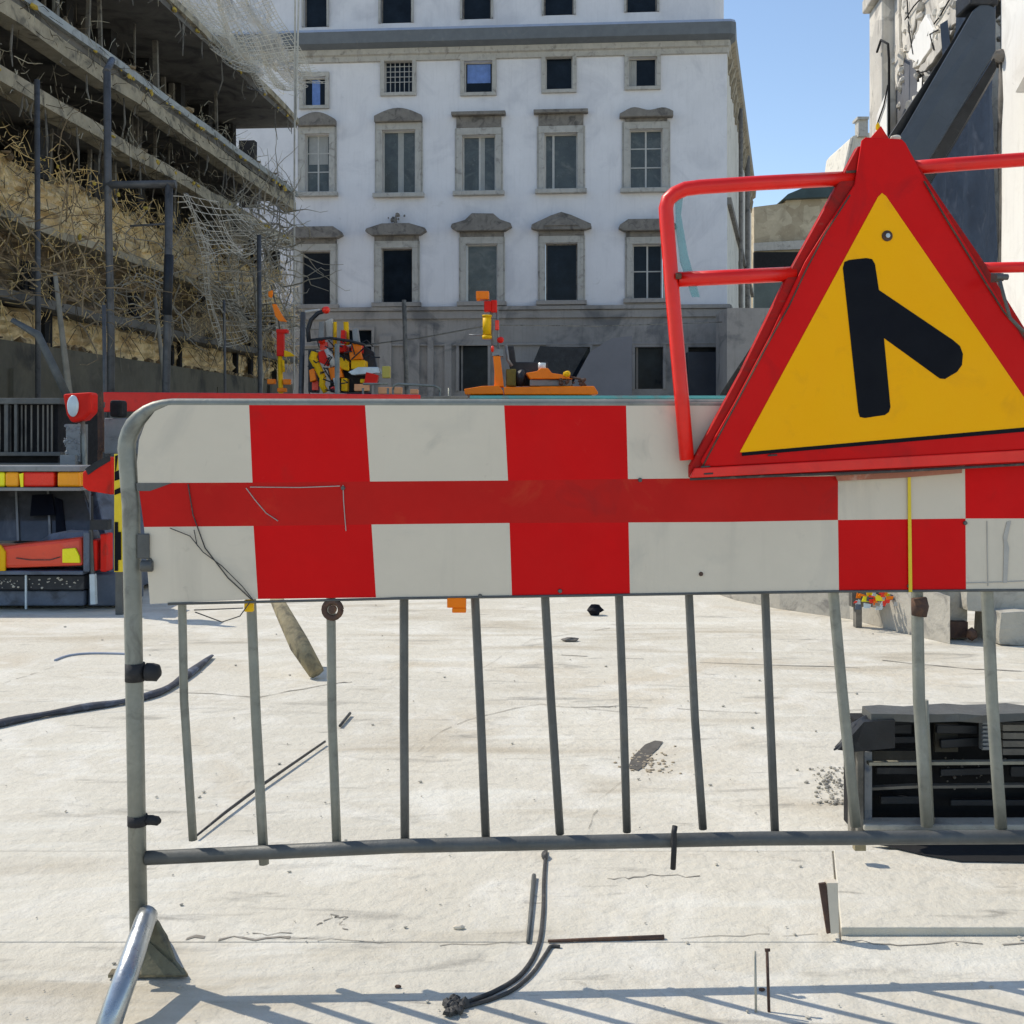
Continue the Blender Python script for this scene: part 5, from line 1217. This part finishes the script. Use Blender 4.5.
b = MB(); b.pb(935, 722, 958, 752, YC+.07, .01); b.pb(880, 723, 890, 749, YC+.06, .01); b.build('back_plate', conc, cr, split=True)
b = MB(); b.pb(982, 719, 990, 750, YC+.01, .02)
for k in range(7): b.pb(983, 722+k*4.2, 991, 724+k*4.2, YC-.005, .01)
b.build('perforated_strip', greyp, cr)
b = MB()
for k in range(4): b.pb(1003, 725+k*8, 1300, 731+k*8, YC+.01, .03)
b.build('slat', greyst, cr, split=True)
b = MB()
for k in range(40): b.blob(P(R.uniform(940, 1010), R.uniform(757, 790), YC+.09), R.uniform(.001, .005), 1, 1, 1, 1, .5, k)
for k in range(70): b.blob(P(R.uniform(900, 1040), R.uniform(823, 827), YC-.01), R.uniform(.001, .004), 1, 1, 1, 1, .5, k)
o_ = b.build('mud_spatter', greyst, cr); o_['kind'] = 'stuff'
# shadow in front of the crate, painted as a flat black patch
b = MB(); pts_ = [G(868, 846), G(1330, 846), G(1330, 868), G(1024, 865), (G(960, 864)), G(925, 858), G(895, 851)]
b.face([Vector((p.x, p.y, .0062+.012*0)) for p in pts_])
for v in b.bm.verts: v.co.z = .0075
tag(b.build('pit', hole), kind='structure')
b = MB(); b.pb(855, 838, 866, 851, 2.66, .02); tag(b.build('wooden_peg', wood), 'small pale wooden peg under the bottom rail beside the crate', 'peg')

# ================================================================== LOOSE THINGS ON THE GROUND
def gt(pts, r, zoff=None):
    rs = r if isinstance(r, list) else [r]*len(pts)
    return [G(x, y)+Z*(q*.8) for (x, y), q in zip(pts, rs)]
def smooth(pts, n=5):
    out = []
    for i in range(len(pts)-1):
        p0, p1, p2, p3 = pts[max(i-1, 0)], pts[i], pts[i+1], pts[min(i+2, len(pts)-1)]
        for k in range(n):
            t = k/n; out.append(.5*((2*p1)+(-p0+p2)*t+(2*p0-5*p1+4*p2-p3)*t*t+(-p0+3*p1-3*p2+p3)*t**3))
    out.append(pts[-1]); return out
b = MB(); path = smooth(gt([(-120, 745), (-40, 735), (20, 722), (80, 711), (130, 703), (165, 692), (190, 675), (212, 658)], .02)); b.tube(path, [.020+.004*math.sin(i*.9) for i in range(len(path)-4)]+[.018, .016, .012, .009], 10)
for v in b.bm.verts: v.co.z = v.co.z*.6+.002
tag(b.build('hose', M('blue_grey_hose', (.055, .058, .072), .8, 0, .3, 10, .15, 60, [((.18, .22, .3), .6, 9, .52)])), 'thick dark blue grey hose lying on the ground behind the barrier post', 'hose')
b = MB(); b.tube(smooth(gt([(55, 661), (70, 656), (95, 654), (140, 655)], .004)), .006, 6); tag(b.build('blue_strip', M('blue_plastic', (.30, .34, .42), .7)), 'short pale blue plastic strip on the ground left of the barrier post', 'strip')
b = MB(); b.tube([G(196, 840)+Z*.01, G(225, 817)+Z*.012, G(262, 789)+Z*.012, G(325, 745)+Z*.012], [.003, .0045, .005, .004], 7); tag(b.build('steel_rod', cable), 'thin dark rod lying diagonally between the left barrier bars', 'rod')
b = MB(); q = P(272, 602, 4.9); b.tube([G(317, 679)+Z*.025, Vector((P(300, 645, 4.8).x, 4.8, P(300, 645, 4.8).z)), P(283, 612, 5.0), P(276, 598, 5.1)], [.035, .045, .035, .03], 7); tag(b.build('wooden_stick', wood), 'mossy wooden stick leaning down behind the third barrier bar', 'stick')
b = MB(); b.tube([G(340, 728)+Z*.008, G(350, 716)+Z*.01], .006, 6); tag(b.build('twig', cable), 'tiny dark twig on the ground beside the third bar', 'twig')
c = G(595, 615); b = MB(); b.blob(c+Z*.03, .045, 1.0, .8, .75, 2, .5, 4); tag(b.build('stone', blk), 'small black stone on the ground under the board centre', 'stone')
c = G(570, 641); b = MB(); b.blob(c+Z*.008, .03, 1.4, .8, .4, 2, .5, 6); tag(b.build('stone', stoned), 'flat grey pebble beside the sixth barrier bar', 'stone')
c = G(459, 929); b = MB(); b.blob(c+Z*.004, .008, 1.6, .8, .6, 2, .4, 8); tag(b.build('stone', grysh), 'small white pebble in the foreground left of the cable', 'stone')
for (x, y, l_) in ((398, 988, 'dark crumb near the foot shadow'), (762, 991, 'brown crumb beside the twin stakes')):
    c = G(x, y); b = MB(); b.blob(c+Z*.003, .0045, 1.4, .8, .7, 2, .4, 8); tag(b.build('stone', rust), 'tiny '+l_+' on the pale pavement', 'stone')
# foreground cable with knot
b = MB(); path = smooth(gt([(546, 852), (544, 880), (543, 915), (538, 948), (522, 975), (497, 992), (470, 1003), (455, 1010)], .004)); b.tube(path, .0045, 8)
path = smooth(gt([(560, 948), (551, 948), (546, 955), (532, 975), (512, 992), (488, 1002), (462, 1009)], .004)); b.tube(path, .0038, 8)
for k in range(26): b.blob(G(457+R.uniform(-11, 9), 1008+R.uniform(-6, 9))+Z*.008, R.uniform(.004, .009), 1, 1, 1, 1, .6, k)
b.blob(G(545, 858)+Z*.007, .009, 1, 2.2, 1, 2, .3)
tag(b.build('cable', cable), 'thin curved grey cable ending in a frayed knot on the front pavement', 'cable')
b = MB(); b.tube([G(528, 944)+Z*.004, G(534, 878)+Z*.006], [.004, .0055], 6); tag(b.build('metal_strip', galvd), 'short dark strip lying beside the curved cable', 'strip')
b = MB(); b.tube([G(548, 943)+Z*.004, G(600, 941)+Z*.004, G(664, 939)+Z*.004], [.003, .004, .0052], 8); tag(b.build('steel_rod', rust), 'thin rod lying level on the pavement right of the cable', 'rod')
# upright rusty plates
b = MB(); b.prism([P(819, 884, 2.27), P(826, 883, 2.27), P(831, 933, 2.26), P(827, 934, 2.26)], (0, .006, 0)); tag(b.build('rusty_plate', rust), 'small upright rusty brown plate at the raised slab edge', 'plate')
b = MB(); b.prism([P(827, 883, 2.268), P(838, 883, 2.268), P(839, 933, 2.258), P(831, 934, 2.258)], (0, .02, 0)); tag(b.build('white_kerb_piece', grysh), 'small white block beside the rusty plate at the raised slab', 'block')
st = 'pair of thin rusty stakes in the front pavement'
b = MB(); b.tube([G(769, 1012), P(767, 950, 2.0)], .0028, 6); b.tube([P(765, 950, 2.0), P(770, 950, 2.0)], .003, 6); tag(b.build('stake', rust), 'right hand darker stake with a short cap standing near the front', 'stake')
b = MB(); b.tube([G(756, 1012), P(755, 951, 1.99)], .0022, 6); tag(b.build('stake', M('pale_stake', (.45, .42, .34), .8)), 'left hand pale thin stake standing near the front', 'stake')

# ================================================================== SKY, SUN, CAMERA
sun_dir = Vector((-.80, .42, 1)).normalized()
elev = math.asin(sun_dir.z); rot = math.atan2(sun_dir.x, sun_dir.y)
w = bpy.data.worlds.new('World'); S.world = w; w.use_nodes = True
nt = w.node_tree; bg = nt.nodes['Background']
sk = nt.nodes.new('ShaderNodeTexSky'); sk.sky_type = 'NISHITA'; sk.sun_disc = False
sk.sun_elevation = elev; sk.sun_rotation = rot; sk.air_density = 1.0; sk.dust_density = .25; sk.ozone_density = .5; sk.altitude = 100
nt.links.new(sk.outputs[0], bg.inputs[0]); bg.inputs[1].default_value = .122
sl = bpy.data.lights.new('Sun', 'SUN'); sl.energy = 2.55; sl.angle = math.radians(.5); sl.color = (1, .92, .79)
so = bpy.data.objects.new('sun_lamp', sl); COL.objects.link(so); so.rotation_euler = (-sun_dir).to_track_quat('-Z', 'Y').to_euler(); so.location = (0, 0, 30)
cam = bpy.data.cameras.new('Camera'); co = bpy.data.objects.new('camera', cam); COL.objects.link(co)
co.location = (0, 0, CH); co.rotation_euler = (math.radians(90), 0, 0)
cam.sensor_width = 36; cam.lens = F/1024*36; cam.shift_y = -(512-HY)/1024; cam.clip_end = 2000; cam.clip_start = .05
S.camera = co
S.view_settings.view_transform = 'Standard'; S.view_settings.look = 'None'; S.view_settings.exposure = .66; S.view_settings.gamma = 1
S.render.resolution_x = 1024; S.render.resolution_y = 1024
